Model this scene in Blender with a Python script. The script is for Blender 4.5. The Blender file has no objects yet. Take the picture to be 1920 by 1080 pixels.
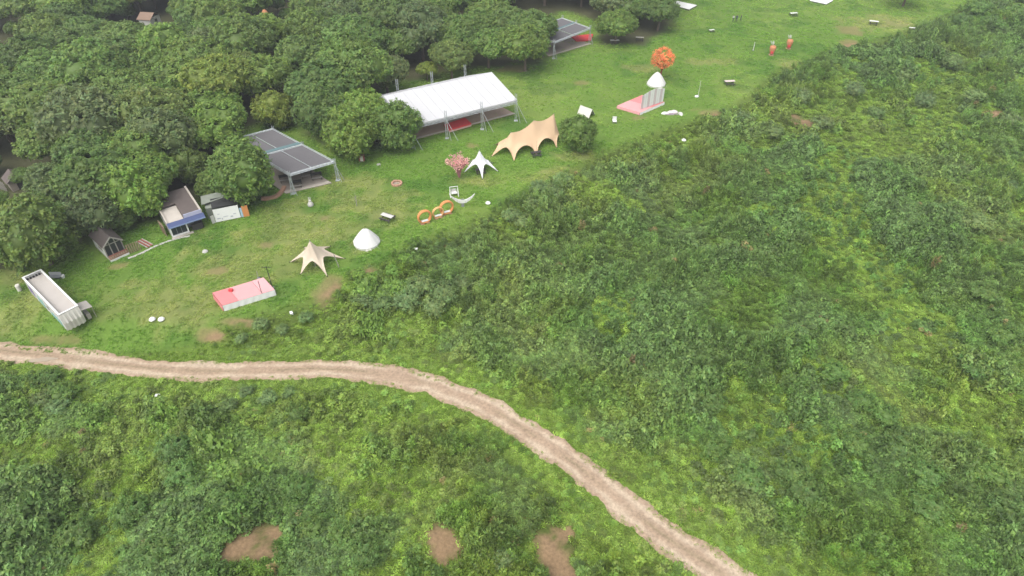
import bpy, bmesh, math, random
import numpy as np
from mathutils import Vector, Matrix

# ---------------------------------------------------------------- camera
CAM_H, PITCH, FPX = 58.0, math.radians(40), 1281.0
sc = bpy.context.scene
cd = bpy.data.cameras.new('camera'); cam = bpy.data.objects.new('camera', cd)
sc.collection.objects.link(cam); sc.camera = cam
cam.location = (0, 0, CAM_H); cam.rotation_euler = (math.pi / 2 - PITCH, 0, 0)
cd.sensor_width = 36; cd.lens = 36 * FPX / 1920; cd.clip_start = 0.5; cd.clip_end = 3000

# ---------------------------------------------------------------- sky, sun, exposure
SUN_EL, SUN_AZ = math.radians(60), math.radians(-145)      # azimuth clockwise from +Y
world = bpy.data.worlds.new('World'); sc.world = world; world.use_nodes = True
nt = world.node_tree; nt.nodes.clear()
sky = nt.nodes.new('ShaderNodeTexSky'); sky.sky_type = 'NISHITA'; sky.sun_disc = False
sky.sun_elevation = SUN_EL; sky.sun_rotation = SUN_AZ; sky.air_density = 1.0; sky.dust_density = 4.0; sky.ozone_density = 1.0
hs = nt.nodes.new('ShaderNodeHueSaturation'); hs.inputs['Saturation'].default_value = 0.30   # overcast: grey light
bg = nt.nodes.new('ShaderNodeBackground'); bg.inputs['Strength'].default_value = 0.15
wo = nt.nodes.new('ShaderNodeOutputWorld')
nt.links.new(sky.outputs[0], hs.inputs['Color']); nt.links.new(hs.outputs[0], bg.inputs[0]); nt.links.new(bg.outputs[0], wo.inputs[0])
sl = bpy.data.lights.new('sun', 'SUN'); sl.energy = 1.2; sl.angle = math.radians(75); sl.color = (1, 0.97, 0.92)
so = bpy.data.objects.new('sun', sl); sc.collection.objects.link(so)
sd_ = Vector((math.sin(SUN_AZ) * math.cos(SUN_EL), math.cos(SUN_AZ) * math.cos(SUN_EL), math.sin(SUN_EL)))
so.rotation_euler = sd_.to_track_quat('Z', 'Y').to_euler(); so.location = (0, 60, 120)
sc.view_settings.view_transform = 'Standard'; sc.view_settings.look = 'None'
sc.view_settings.exposure = 0.86; sc.view_settings.gamma = 1.0; sc.view_settings.use_curve_mapping = False

# ---------------------------------------------------------------- helpers
C = sc.collection
rnd = random.Random(7); NR = np.random.default_rng(11)
def ray(px, py):
    dx = (px - 960) / FPX; dy = -(py - 540) / FPX
    return np.array((dx, math.cos(PITCH) + dy * math.sin(PITCH), -math.sin(PITCH) + dy * math.cos(PITCH)))
def G(px, py, z=0.0):
    d = ray(px, py); t = (z - CAM_H) / d[2]
    return Vector((d[0] * t, d[1] * t, z))
def hashn(ix, iy, s):
    h = (ix.astype(np.int64) * 374761393 + iy.astype(np.int64) * 668265263 + s * 974634777) & 0x7fffffff
    h = ((h ^ (h >> 13)) * 1274126177) & 0x7fffffff
    return ((h ^ (h >> 16)) & 0xffff) / 65535.0
def vn(x, y, sc_, s=0):
    x = np.asarray(x, float) / sc_; y = np.asarray(y, float) / sc_
    ix = np.floor(x); iy = np.floor(y); fx = x - ix; fy = y - iy
    fx = fx * fx * (3 - 2 * fx); fy = fy * fy * (3 - 2 * fy)
    a = hashn(ix, iy, s); b = hashn(ix + 1, iy, s); c = hashn(ix, iy + 1, s); d = hashn(ix + 1, iy + 1, s)
    return (a * (1 - fx) + b * fx) * (1 - fy) + (c * (1 - fx) + d * fx) * fy
def fbm(x, y, sc_, s=0, o=4):
    r = 0; a = 1; t = 0
    for i in range(o):
        r = r + a * vn(x, y, sc_ / 2 ** i, s + 17 * i); t += a; a *= 0.55
    return r / t
def sm(a, b, x):
    t = np.clip((np.asarray(x, float) - a) / (b - a), 0, 1); return t * t * (3 - 2 * t)
def seg_dist(x, y, pts):
    best = np.full(np.shape(x), 1e9)
    for (ax, ay), (bx, by) in zip(pts[:-1], pts[1:]):
        vx, vy = bx - ax, by - ay; L = vx * vx + vy * vy + 1e-9
        t = np.clip(((x - ax) * vx + (y - ay) * vy) / L, 0, 1)
        best = np.minimum(best, np.hypot(x - ax - t * vx, y - ay - t * vy))
    return best
def inside(x, y, poly):
    r = np.zeros(np.shape(x), bool); n = len(poly)
    for i in range(n):
        ax, ay = poly[i]; bx, by = poly[(i + 1) % n]
        if ay == by: continue
        c = ((ay > y) != (by > y)) & (x < (bx - ax) * (y - ay) / (by - ay) + ax)
        r ^= c
    return r
def pxl(pts, z=0.0): return [tuple(G(a, b, z)[:2]) for a, b in pts]

# ---- layout lines, read off the photograph on the lawn plane
EDGE = [(-420., 30.), (-120., 46.)] + pxl([(-100, 610), (60, 632), (170, 640), (290, 634), (370, 622), (430, 600), (520, 572), (600, 548),
    (650, 508), (710, 492), (765, 452), (850, 424), (930, 382), (1000, 345), (1080, 303), (1130, 278), (1200, 252), (1260, 228),
    (1330, 210), (1400, 178), (1440, 132), (1500, 112), (1560, 84), (1640, 72), (1700, 52), (1760, 30), (1810, 4), (1880, -40)]) + [(190., 330.), (260., 520.)]
LAWN = EDGE + [(-420., 520.)]
ROADZ = -1.7
ROADPX = [(-140, 640), (0, 657), (100, 668), (200, 682), (300, 692), (400, 696), (500, 695), (600, 692), (740, 705), (900, 757), (1050, 850),
          (1160, 938), (1250, 1008), (1330, 1060), (1420, 1125), (1560, 1240)]
ROAD = pxl(ROADPX, ROADZ)
WOODPX = [(-330, 600), (-120, 540), (0, 512), (60, 498), (120, 478), (175, 440), (215, 425), (300, 415), (335, 372), (395, 385), (470, 378), (500, 352),
          (470, 300), (455, 250), (520, 215), (600, 268), (650, 290), (735, 268), (712, 195), (735, 158), (880, 128), (950, 128), (1032, 108), (1008, 58), (1050, 22),
          (1112, 40), (1125, 84), (1205, 84), (1262, 48), (1262, 10), (1230, -30)]
WOOD = pxl(WOODPX) + [(60., 420.), (-400., 420.), (-400., 70.)]
def lawn_sd(x, y):
    d = seg_dist(x, y, EDGE); return np.where(inside(x, y, LAWN), -d, d)      # positive out in the weeds
def height(x, y):
    x = np.asarray(x, float); y = np.asarray(y, float)
    s = lawn_sd(x, y); w = sm(-0.5, 5.5, s)
    z = -1.6 * w + w * (fbm(x, y, 8, 3) - .5) * 3.2 - sm(0, 70, x) * np.clip(s - 6, 0, 90) * 0.05
    z = z + (1 - w) * (fbm(x, y, 22, 5) - .5) * 0.12
    r = 1 - sm(2.2, 7.0, seg_dist(x, y, ROAD))
    return z * (1 - r) + ROADZ * r
def Hh(x, y): return float(height(np.array([x]), np.array([y]))[0])
def GT(px, py):                                                     # pixel onto the terrain
    z = 0.0
    for _ in range(12):
        p = G(px, py, z); z = 0.5 * z + 0.5 * Hh(p.x, p.y)
    return Vector((p.x, p.y, Hh(p.x, p.y)))

# ---- ground colour: bare soil and dry grass patches with a shape of their own (pixel x, y, half sizes)
SOIL = [(405, 508, 14, 6), (500, 461, 8, 4), (610, 409, 10, 4), (1090, 156, 15, 3), (1597, 58, 22, 7), (1592, 82, 12, 6), (1320, 212, 20, 6), (1200, 221, 10, 3),
        (485, 1018, 50, 38), (1035, 1030, 36, 42), (1050, 1080, 30, 40), (835, 1020, 26, 24), (395, 628, 26, 6), (440, 603, 24, 5), (612, 545, 16, 22), (690, 512, 14, 9),
        (960, 128, 26, 6), (885, 274, 10, 4), (1870, 218, 22, 8), (1495, 232, 24, 10), (110, 640, 40, 6), (690, 130, 26, 14), (220, 500, 12, 6), (1165, 20, 8, 3)]
DRY = [(440, 500, 90, 34), (560, 430, 120, 40), (700, 380, 80, 26), (540, 480, 60, 30), (320, 560, 120, 34), (250, 535, 30, 8), (660, 345, 60, 12), (1205, 128, 32, 6),
       (1335, 115, 40, 5), (1650, 42, 60, 12), (40, 570, 60, 30), (20, 520, 40, 12), (900, 340, 40, 10), (1060, 330, 60, 16), (1130, 1000, 90, 60), (1480, 120, 30, 8),
       (1085, 290, 34, 9), (1480, 770, 70, 24), (1860, 850, 40, 24), (40, 850, 90, 34), (1240, 1060, 90, 30)]
SOILW = [(GT(a, b), GT(a + c, b), GT(a, b - d)) for a, b, c, d in SOIL]
DRYW = [(GT(a, b), GT(a + c, b), GT(a, b - d)) for a, b, c, d in DRY]
def patch(x, y, lst, hard, s):
    m = np.zeros(np.shape(x)); wob = (fbm(x, y, 2.2, s, 4) - .5) * 2.2
    for c, a, b in lst:
        rx = abs(a.x - c.x) + 0.2; ry = abs(b.y - c.y) + 0.2
        d = np.hypot((x - c.x) / rx, (y - c.y) / ry) + wob
        m = np.maximum(m, 1 - sm(1 - hard, 1 + hard, d))
    return m
def cmix(a, b, t): return a * (1 - t[..., None]) + np.array(b) * t[..., None]
def ground_col(x, y):
    x = np.asarray(x, float); y = np.asarray(y, float)
    n1 = fbm(x, y, 16, 21); n2 = fbm(x, y, 5, 33); n3 = fbm(x, y, 1.6, 55, 3)
    col = np.ones(np.shape(x) + (3,)) * np.array((.116, .198, .034))
    col = cmix(col, (.160, .232, .048), sm(.42, .66, n1 * .6 + n2 * .4))
    col = cmix(col, (.065, .145, .022), sm(.54, .66, n2) * .7)
    dr = np.clip(patch(x, y, DRYW, .55, 71) * .45 + sm(.58, .74, n2 * .5 + n1 * .5) * .15, 0, 1) * (.55 + .9 * (n3 - .25))
    col = cmix(col, (.300, .255, .115), np.clip(dr, 0, .9))
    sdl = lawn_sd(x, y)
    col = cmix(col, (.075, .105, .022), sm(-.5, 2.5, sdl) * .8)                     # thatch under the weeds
    d_r = seg_dist(x, y, ROAD)
    col = cmix(col, (.120, .185, .030), (1 - sm(2.5, 6.5, d_r)) * sm(0, 2, sdl) * .9)
    col = cmix(col, (.27, .175, .105), np.clip(patch(x, y, SOILW, .45, 77), 0, 1) * sm(.12, .42, n3) * (.5 + .4 * sm(0, 1, sdl)))
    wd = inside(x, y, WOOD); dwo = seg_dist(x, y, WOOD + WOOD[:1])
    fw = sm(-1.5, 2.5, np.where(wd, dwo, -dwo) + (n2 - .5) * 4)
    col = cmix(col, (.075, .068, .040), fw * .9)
    col = col * (0.86 + 0.28 * n3[..., None]) * .88
    return col, fw

# ---------------------------------------------------------------- materials
MATS = {}
def mat(name, rgb, rough=0.7, var=0.12, scale=3.0, metal=0.0, bump=0.0, spec=0.3, trans=0.0):
    if name in MATS: return MATS[name]
    m = bpy.data.materials.new(name); m.use_nodes = True; n = m.node_tree.nodes; l = m.node_tree.links
    b = n['Principled BSDF']; b.inputs['Roughness'].default_value = rough; b.inputs['Metallic'].default_value = metal
    b.inputs['Specular IOR Level'].default_value = spec
    tc = n.new('ShaderNodeTexCoord'); nz = n.new('ShaderNodeTexNoise'); nz.inputs['Scale'].default_value = scale; nz.inputs['Detail'].default_value = 6
    l.new(tc.outputs['Object'], nz.inputs['Vector'])
    mx = n.new('ShaderNodeMix'); mx.data_type = 'RGBA'
    mx.inputs[6].default_value = (*[max(0, c * (1 - var)) for c in rgb], 1); mx.inputs[7].default_value = (*[min(1, c * (1 + var)) for c in rgb], 1)
    l.new(nz.outputs['Fac'], mx.inputs[0]); l.new(mx.outputs[2], b.inputs['Base Color'])
    if bump:
        bp = n.new('ShaderNodeBump'); bp.inputs['Strength'].default_value = bump; bp.inputs['Distance'].default_value = 0.05
        l.new(nz.outputs['Fac'], bp.inputs['Height']); l.new(bp.outputs[0], b.inputs['Normal'])
    if trans:
        t = n.new('ShaderNodeBsdfTranslucent'); l.new(mx.outputs[2], t.inputs[0]); ms = n.new('ShaderNodeMixShader'); ms.inputs[0].default_value = trans
        l.new(b.outputs[0], ms.inputs[1]); l.new(t.outputs[0], ms.inputs[2]); l.new(ms.outputs[0], n['Material Output'].inputs[0])
    MATS[name] = m; return m
def leaf_mat(name, source, rough=.55, spec=.25, trans=.95):
    """leaf colour = tint of the plant (object colour or instance attribute) x tint of the single leaf"""
    m = bpy.data.materials.new(name); m.use_nodes = True; n = m.node_tree.nodes; l = m.node_tree.links
    b = n['Principled BSDF']; b.inputs['Roughness'].default_value = rough; b.inputs['Specular IOR Level'].default_value = spec
    a = n.new('ShaderNodeAttribute'); a.attribute_name = 'leaf_tint'
    mx = n.new('ShaderNodeMix'); mx.data_type = 'RGBA'; mx.blend_type = 'MULTIPLY'; mx.inputs[0].default_value = 1
    if source == 'object':
        oi = n.new('ShaderNodeObjectInfo'); l.new(oi.outputs['Color'], mx.inputs[6])
    else:
        i = n.new('ShaderNodeAttribute'); i.attribute_type = 'INSTANCER'; i.attribute_name = 'tint'; l.new(i.outputs['Color'], mx.inputs[6])
    l.new(a.outputs['Color'], mx.inputs[7]); l.new(mx.outputs[2], b.inputs['Base Color'])
    hs = n.new('ShaderNodeHueSaturation'); hs.inputs['Value'].default_value = trans; l.new(mx.outputs[2], hs.inputs['Color'])   # a leaf lets through about as much as it reflects
    t = n.new('ShaderNodeBsdfTranslucent'); l.new(hs.outputs[0], t.inputs[0]); ms = n.new('ShaderNodeAddShader')
    l.new(b.outputs[0], ms.inputs[0]); l.new(t.outputs[0], ms.inputs[1]); l.new(ms.outputs[0], n['Material Output'].inputs[0])
    return m
M_LEAF = leaf_mat('leaf', 'object'); M_WEED = leaf_mat('weed_leaf', 'instance'); M_GRASS = leaf_mat('grass_blade', 'instance', .6, .2, .95)
M_BARK = mat('bark', (.13, .10, .075), .9, .35, 6, bump=.5)

def ground_mat():
    m = bpy.data.materials.new('ground_soil_and_turf'); m.use_nodes = True; n = m.node_tree.nodes; l = m.node_tree.links
    b = n['Principled BSDF']; b.inputs['Roughness'].default_value = .95; b.inputs['Specular IOR Level'].default_value = .1
    a = n.new('ShaderNodeAttribute'); a.attribute_name = 'surface'
    tc = n.new('ShaderNodeTexCoord'); z = n.new('ShaderNodeTexNoise'); z.inputs['Scale'].default_value = 3.2; z.inputs['Detail'].default_value = 8; z.inputs['Roughness'].default_value = .7
    l.new(tc.outputs['Object'], z.inputs['Vector'])
    r = n.new('ShaderNodeMapRange'); r.inputs[1].default_value = .3; r.inputs[2].default_value = .7; r.inputs[3].default_value = .68; r.inputs[4].default_value = 1.28
    l.new(z.outputs['Fac'], r.inputs[0])
    mx = n.new('ShaderNodeMix'); mx.data_type = 'RGBA'; mx.blend_type = 'MULTIPLY'; mx.inputs[0].default_value = 1
    l.new(a.outputs['Color'], mx.inputs[6]); l.new(r.outputs[0], mx.inputs[7]); l.new(mx.outputs[2], b.inputs['Base Color'])
    bp = n.new('ShaderNodeBump'); bp.inputs['Strength'].default_value = .6; bp.inputs['Distance'].default_value = .08; l.new(z.outputs['Fac'], bp.inputs['Height']); l.new(bp.outputs[0], b.inputs['Normal'])
    return m

# ---------------------------------------------------------------- mesh and object helpers
def np_mesh(name, v, f, m, tint=None, smooth=False, attr='leaf_tint'):
    me = bpy.data.meshes.new(name); v = np.asarray(v, np.float32); f = np.asarray(f, np.int32); k = f.shape[1]
    me.vertices.add(len(v)); me.vertices.foreach_set('co', v.ravel())
    me.loops.add(f.size); me.loops.foreach_set('vertex_index', f.ravel())
    me.polygons.add(len(f)); me.polygons.foreach_set('loop_start', np.arange(0, f.size, k, dtype=np.int32))
    if smooth: me.polygons.foreach_set('use_smooth', np.ones(len(f), bool))
    me.update(calc_edges=True)
    if tint is not None:
        at = me.attributes.new(attr, 'FLOAT_COLOR', 'POINT'); t = np.ones((len(v), 4), np.float32); t[:, :3] = tint; at.data.foreach_set('color', t.ravel())
    if m: me.materials.append(m)
    return me
def link(name, me, parent=None, loc=None):
    o = bpy.data.objects.new(name, me); C.objects.link(o)
    if parent: o.parent = parent
    if loc is not None: o.location = loc
    return o
def tag(o, label, cat=None, group=None, kind=None):
    o['label'] = label
    if cat: o['category'] = cat
    if group: o['group'] = group
    if kind: o['kind'] = kind
    return o
def thing(name, label, cat, loc, group=None, rz=0.0):
    o = bpy.data.objects.new(name, None); C.objects.link(o); o.location = loc; o.rotation_euler = (0, 0, rz); o.empty_display_size = .3
    return tag(o, label, cat, group)
def copy_tree(o, parent=None):
    c = o.copy(); C.objects.link(c); c.parent = parent
    for ch in o.children: copy_tree(ch, c)
    return c
class MB:
    """collects polygons in world (or local) coordinates; build() links them as one mesh object"""
    def __init__(s, o=(0, 0, 0)): s.v = []; s.f = []; s.o = Vector(o)
    def poly(s, pts):
        i = len(s.v); s.v += [Vector(p) for p in pts]; s.f.append(tuple(range(i, i + len(pts)))); return s
    def hexa(s, p):                                   # p: 4 bottom, 4 top
        i = len(s.v); s.v += [Vector(q) for q in p]
        for q in ((3, 2, 1, 0), (4, 5, 6, 7), (0, 1, 5, 4), (1, 2, 6, 5), (2, 3, 7, 6), (3, 0, 4, 7)): s.f.append(tuple(i + k for k in q))
        return s
    def box(s, c, size, fr=None):
        c = Vector(c); x, y, z = [k / 2 for k in size]; fr = fr or Matrix.Identity(3)
        return s.hexa([c + fr @ Vector(q) for q in ((-x, -y, -z), (x, -y, -z), (x, y, -z), (-x, y, -z), (-x, -y, z), (x, -y, z), (x, y, z), (-x, y, z))])
    def slab(s, pts, z0, z1):                         # vertical prism over a polygon
        n = len(pts); i = len(s.v); s.v += [Vector((p[0], p[1], z0)) for p in pts] + [Vector((p[0], p[1], z1)) for p in pts]
        s.f.append(tuple(i + k for k in reversed(range(n)))); s.f.append(tuple(i + n + k for k in range(n)))
        for k in range(n): s.f.append((i + k, i + (k + 1) % n, i + n + (k + 1) % n, i + n + k))
        return s
    def plate(s, pts, t):                             # thick sheet through any planar-ish quad
        p = [Vector(q) for q in pts]; nrm = (p[1] - p[0]).cross(p[-1] - p[0]).normalized() * t
        n = len(p); i = len(s.v); s.v += p + [q + nrm for q in p]
        s.f.append(tuple(i + k for k in reversed(range(n)))); s.f.append(tuple(i + n + k for k in range(n)))
        for k in range(n): s.f.append((i + k, i + (k + 1) % n, i + n + (k + 1) % n, i + n + k))
        return s
    def tube(s, pts, r, seg=6, cap=True):             # r: number or list
        pts = [Vector(p) for p in pts]; rs = r if isinstance(r, (list, tuple)) else [r] * len(pts); i0 = len(s.v)
        for k, p in enumerate(pts):
            d = (pts[min(k + 1, len(pts) - 1)] - pts[max(k - 1, 0)]).normalized()
            a = d.cross(Vector((0, 0, 1)) if abs(d.z) < .95 else Vector((1, 0, 0))).normalized(); b = d.cross(a)
            for j in range(seg):
                t = 2 * math.pi * j / seg; s.v.append(p + (a * math.cos(t) + b * math.sin(t)) * rs[k])
        for k in range(len(pts) - 1):
            for j in range(seg):
                a = i0 + k * seg + j; b = i0 + k * seg + (j + 1) % seg; s.f.append((a, b, b + seg, a + seg))
        if cap: s.f.append(tuple(i0 + j for j in reversed(range(seg)))); s.f.append(tuple(i0 + (len(pts) - 1) * seg + j for j in range(seg)))
        return s
    def lathe(s, prof, c=(0, 0, 0), seg=16, ph=0):
        c = Vector(c); i0 = len(s.v)
        for r, z in prof:
            for j in range(seg):
                t = ph + 2 * math.pi * j / seg; s.v.append(c + Vector((r * math.cos(t), r * math.sin(t), z)))
        for k in range(len(prof) - 1):
            for j in range(seg):
                a = i0 + k * seg + j; b = i0 + k * seg + (j + 1) % seg; s.f.append((a, b, b + seg, a + seg))
        return s
    def truss(s, a, b, w=.3, r=.022, bay=.5):         # square lattice girder from a to b
        a = Vector(a); b = Vector(b); d = b - a; L = d.length; d.normalize()
        u = d.cross(Vector((0, 0, 1)) if abs(d.z) < .9 else Vector((0, 1, 0))).normalized(); v = d.cross(u)
        cs = [(u * i + v * j) * (w / 2) for i, j in ((-1, -1), (1, -1), (1, 1), (-1, 1))]
        for c in cs: s.tube([a + c, b + c], r, 4)
        n = max(2, int(round(L / bay)))
        for k in range(n):
            p, q = a + d * (L * k / n), a + d * (L * (k + 1) / n)
            for j in range(4):
                c0, c1 = cs[j], cs[(j + 1) % 4]; e = (p + c0, q + c1) if k % 2 else (p + c1, q + c0)
                s.tube(e, r * .6, 3, False)
        return s
    def build(s, name, m, parent=None, smooth=False, loc=None):
        me = bpy.data.meshes.new(name); me.from_pydata([tuple(p - s.o) for p in s.v], [], s.f); me.update()
        me.materials.append(m)
        if smooth: me.polygons.foreach_set('use_smooth', [True] * len(me.polygons))
        return link(name, me, parent, loc)

# ---------------------------------------------------------------- the ground sheet
def axis(lo, hi, st, out):
    a = list(np.arange(lo, hi + 1e-6, st)); e = []; k = st; p = hi
    while p < out[1]: k *= 1.25; p = min(out[1], p + k); e.append(p)
    f = []; k = st; p = lo
    while p > out[0]: k *= 1.25; p = max(out[0], p - k); f.append(p)
    return np.array(f[::-1] + a + e)
gx = axis(-112, 118, .5, (-600, 600)); gy = axis(22, 205, .5, (-120, 900))
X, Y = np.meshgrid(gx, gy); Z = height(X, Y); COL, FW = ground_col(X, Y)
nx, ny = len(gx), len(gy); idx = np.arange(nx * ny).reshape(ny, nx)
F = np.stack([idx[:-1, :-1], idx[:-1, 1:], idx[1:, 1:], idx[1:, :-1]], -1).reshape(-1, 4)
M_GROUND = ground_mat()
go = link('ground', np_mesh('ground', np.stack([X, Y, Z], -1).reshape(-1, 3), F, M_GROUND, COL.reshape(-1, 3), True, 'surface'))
tag(go, 'green lawn and sloping ground with bare soil patches', kind='structure')

# dirt road: a strip draped 4 cm above the ground, with ragged edges
def spline(pts, n):
    p = [np.array(q, float) for q in pts]; out = []
    for i in range(len(p) - 1):
        a, b, c, d = p[max(i - 1, 0)], p[i], p[i + 1], p[min(i + 2, len(p) - 1)]
        for k in range(n):
            t = k / n; out.append(.5 * (2 * b + (c - a) * t + (2 * a - 5 * b + 4 * c - d) * t * t + (3 * b - a - 3 * c + d) * t ** 3))
    out.append(p[-1]); return np.array(out)
rc = spline(ROAD, 40); tg = np.gradient(rc, axis=0); tg /= np.linalg.norm(tg, axis=1)[:, None]; nn = np.stack([-tg[:, 1], tg[:, 0]], 1)
wl = .75 + 1.7 * fbm(rc[:, 0], rc[:, 1], 2.4, 91, 6) + sm(5, 14, rc[:, 0]) * .25; wr = .75 + 1.7 * fbm(rc[:, 0], rc[:, 1], 2.4, 97, 6) + sm(5, 14, rc[:, 0]) * .25
us = np.linspace(-1, 1, 15); rv = []
for u in us:
    q = rc + nn * (np.where(u > 0, wl, wr) * u)[:, None]
    rut = -.035 * math.exp(-((abs(u) - .5) / .16) ** 2)
    rv.append(np.stack([q[:, 0], q[:, 1], height(q[:, 0], q[:, 1]) + (.05 if abs(u) < .99 else -.02) + rut + (vn(q[:, 0], q[:, 1], .8, 8) - .5) * .03], 1))
rv = np.stack(rv, 1); L_ = len(rc); idx = np.arange(L_ * 15).reshape(L_, 15)
F = np.stack([idx[:-1, :-1], idx[:-1, 1:], idx[1:, 1:], idx[1:, :-1]], -1).reshape(-1, 4)
rx, ry = rv[..., 0], rv[..., 1]
rcol = cmix(np.ones(rx.shape + (3,)) * np.array((.32, .235, .165)), (.42, .335, .245), sm(.38, .70, fbm(rx, ry, 2.6, 41, 5) * .7 + .3 * np.exp(-((np.abs(us) - .5) / .2) ** 2)))
rcol = cmix(rcol, (.13, .12, .06), np.broadcast_to(np.exp(-(us / .13) ** 2) * .42, rx.shape) * sm(.3, .55, fbm(rx, ry, 5, 44)))
ro = link('dirt_road', np_mesh('dirt_road', rv.reshape(-1, 3), F, M_GROUND, rcol.reshape(-1, 3), True, 'surface'))
tag(ro, 'pale rutted dirt road curving below the lawn', kind='structure')
m_pud = mat('muddy_water', (.33, .27, .20), .35, .12, 1.5, spec=.3)
for k, (a, b, rx_, ry_) in enumerate([(80, 675, 1.5, .4)]):
    c = G(a, b, ROADZ); pts = []
    for j in range(22):
        t = 2 * math.pi * j / 22; q = 1 + .3 * math.sin(2 * t + k) + .15 * math.sin(5 * t + 2 * k)
        pts.append((c.x + rx_ * q * math.cos(t), c.y + ry_ * q * math.sin(t), ROADZ + .085))
    o = MB().poly(pts).build('puddle', m_pud); tag(o, ['wide shallow muddy puddle at the road edge', 'thin muddy puddle streak in the road ruts', 'small muddy puddle farther along the road'][k], kind='structure')

# ---------------------------------------------------------------- leaves
def leaves(c, d, n, L, W):
    """diamond leaves: centres, long axes, normals -> verts, quads"""
    d = d / (np.linalg.norm(d, axis=1)[:, None] + 1e-9); s = np.cross(d, n); s /= np.linalg.norm(s, axis=1)[:, None] + 1e-9
    L = np.broadcast_to(L, len(c))[:, None]; W = np.broadcast_to(W, len(c))[:, None]
    v = np.stack([c - d * L / 2, c + s * W / 2, c + d * L / 2, c - s * W / 2], 1).reshape(-1, 3)
    return v, np.arange(len(c) * 4).reshape(-1, 4)
def unit(n, r): v = r.normal(size=(n, 3)); return v / np.linalg.norm(v, axis=1)[:, None]
def sphere_pts(seg, rings):
    v = [(0, 0, 1)]
    for i in range(1, rings):
        for j in range(seg):
            t = math.pi * i / rings; p = 2 * math.pi * j / seg; v.append((math.sin(t) * math.cos(p), math.sin(t) * math.sin(p), math.cos(t)))
    v.append((0, 0, -1)); f = []
    for j in range(seg): f.append((0, 1 + j, 1 + (j + 1) % seg, 1 + (j + 1) % seg))
    for i in range(rings - 2):
        for j in range(seg): a = 1 + i * seg + j; b = 1 + i * seg + (j + 1) % seg; f.append((a, a + seg, b + seg, b))
    return np.array(v), [q for q in f if len(set(q)) == 4]
def crown(seed, R, zc, sq, nl, dens, k, L, W, spread=.38, core=True, name='crown', low=-.25, m=None, lob=(.38, .56), cut=.62):
    r = np.random.default_rng(seed); lc = []; lr = []
    for i in range(nl):
        a = 2.39996 * i + r.uniform(-.4, .4); el = r.uniform(low, 1.0) if i else 1
        ce = math.sqrt(max(0, 1 - el * el)); q = r.uniform(.42, .62) * R
        lc.append((math.cos(a) * ce * q * 1.1, math.sin(a) * ce * q * 1.1, zc + el * q * sq)); lr.append(R * r.uniform(*lob))
    lc = np.array(lc); lr = np.array(lr); P = []; N = []; T = []
    for i in range(nl):
        u = unit(int(dens * 12.6 * lr[i] ** 2), r); p = lc[i] + u * lr[i] * np.array((1, 1, sq))
        p = p * (1 + (r.random(len(p)) - .5)[:, None] * .04)
        ok = np.ones(len(p), bool)
        for j in range(nl):
            if j != i: ok &= np.linalg.norm((p - lc[j]) / np.array((1, 1, sq)), axis=1) > lr[j] * .95
        ok &= p[:, 2] > zc - R * cut * sq
        P.append(p[ok]); N.append(u[ok]); T.append(np.full(ok.sum(), r.uniform(.82, 1.16)))
    P = np.concatenate(P); N = np.concatenate(N); T = np.concatenate(T) * r.uniform(.78, 1.22, len(P)); n = len(P)
    # leaves of each clump: a loose dome facing outwards
    cc = np.repeat(P, k, 0); cn = np.repeat(N, k, 0); ct = np.repeat(T, k)
    off = unit(n * k, r) * spread * r.uniform(.3, 1, (n * k, 1)) + cn * r.uniform(-.1, .28, (n * k, 1))
    nr = cn * .75 + np.array((0, 0, .55)) + unit(n * k, r) * .65; nr /= np.linalg.norm(nr, axis=1)[:, None]
    d = np.cross(nr, unit(n * k, r)) + cn * .35 + np.array((0, 0, -.25))
    v, f = leaves(cc + off, d, nr, L * r.uniform(.7, 1.3, n * k), W * r.uniform(.7, 1.3, n * k))
    lt = ct * r.uniform(.8, 1.2, n * k); hue = r.uniform(-.09, .08, n * k) + np.repeat(r.uniform(-.06, .08, n), k)
    t = np.stack([lt * (1 + hue * 1.4), lt, lt * (1 - hue)], 1); t = np.repeat(t, 4, 0)
    if core:
        sv, sf = sphere_pts(10, 7)
        for i in range(nl):
            b = len(v); v = np.concatenate([v, lc[i] + sv * lr[i] * .84 * np.array((1, 1, sq))]); f = np.concatenate([f, np.array(sf) + b]); t = np.concatenate([t, np.ones((len(sv), 3)) * .9])
    return np_mesh(name, v, f, m or M_LEAF, t)
def trunk_mesh(seed, Ht, R, r0, nb=6, name='trunk', m=None, lean=.3):
    r = random.Random(seed); b = MB(); top = Vector((r.uniform(-lean, lean), r.uniform(-lean, lean), Ht))
    mid = top * .5 + Vector((r.uniform(-lean, lean) * .5, r.uniform(-lean, lean) * .5, 0))
    b.tube([(0, 0, -.25), (0, 0, .15), mid, top], [r0 * 1.5, r0 * 1.1, r0 * .85, r0 * .6], 8)
    for i in range(nb):
        a = 2 * math.pi * i / nb + r.uniform(-.4, .4); s = mid.lerp(top, r.uniform(.2, 1)); e = s + Vector((math.cos(a) * R * .62, math.sin(a) * R * .62, R * r.uniform(.3, .75)))
        k = s.lerp(e, .5) + Vector((0, 0, R * .1)); b.tube([s, k, e], [r0 * .5, r0 * .36, r0 * .12], 5)
        for q in (-1, 1):
            e2 = k + Vector((math.cos(a + q * .7) * R * .35, math.sin(a + q * .7) * R * .35, R * .3)); b.tube([k, e2], [r0 * .3, r0 * .08], 4)
    me = bpy.data.meshes.new(name); me.from_pydata([tuple(p) for p in b.v], [], b.f); me.materials.append(m or M_BARK); return me
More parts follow.
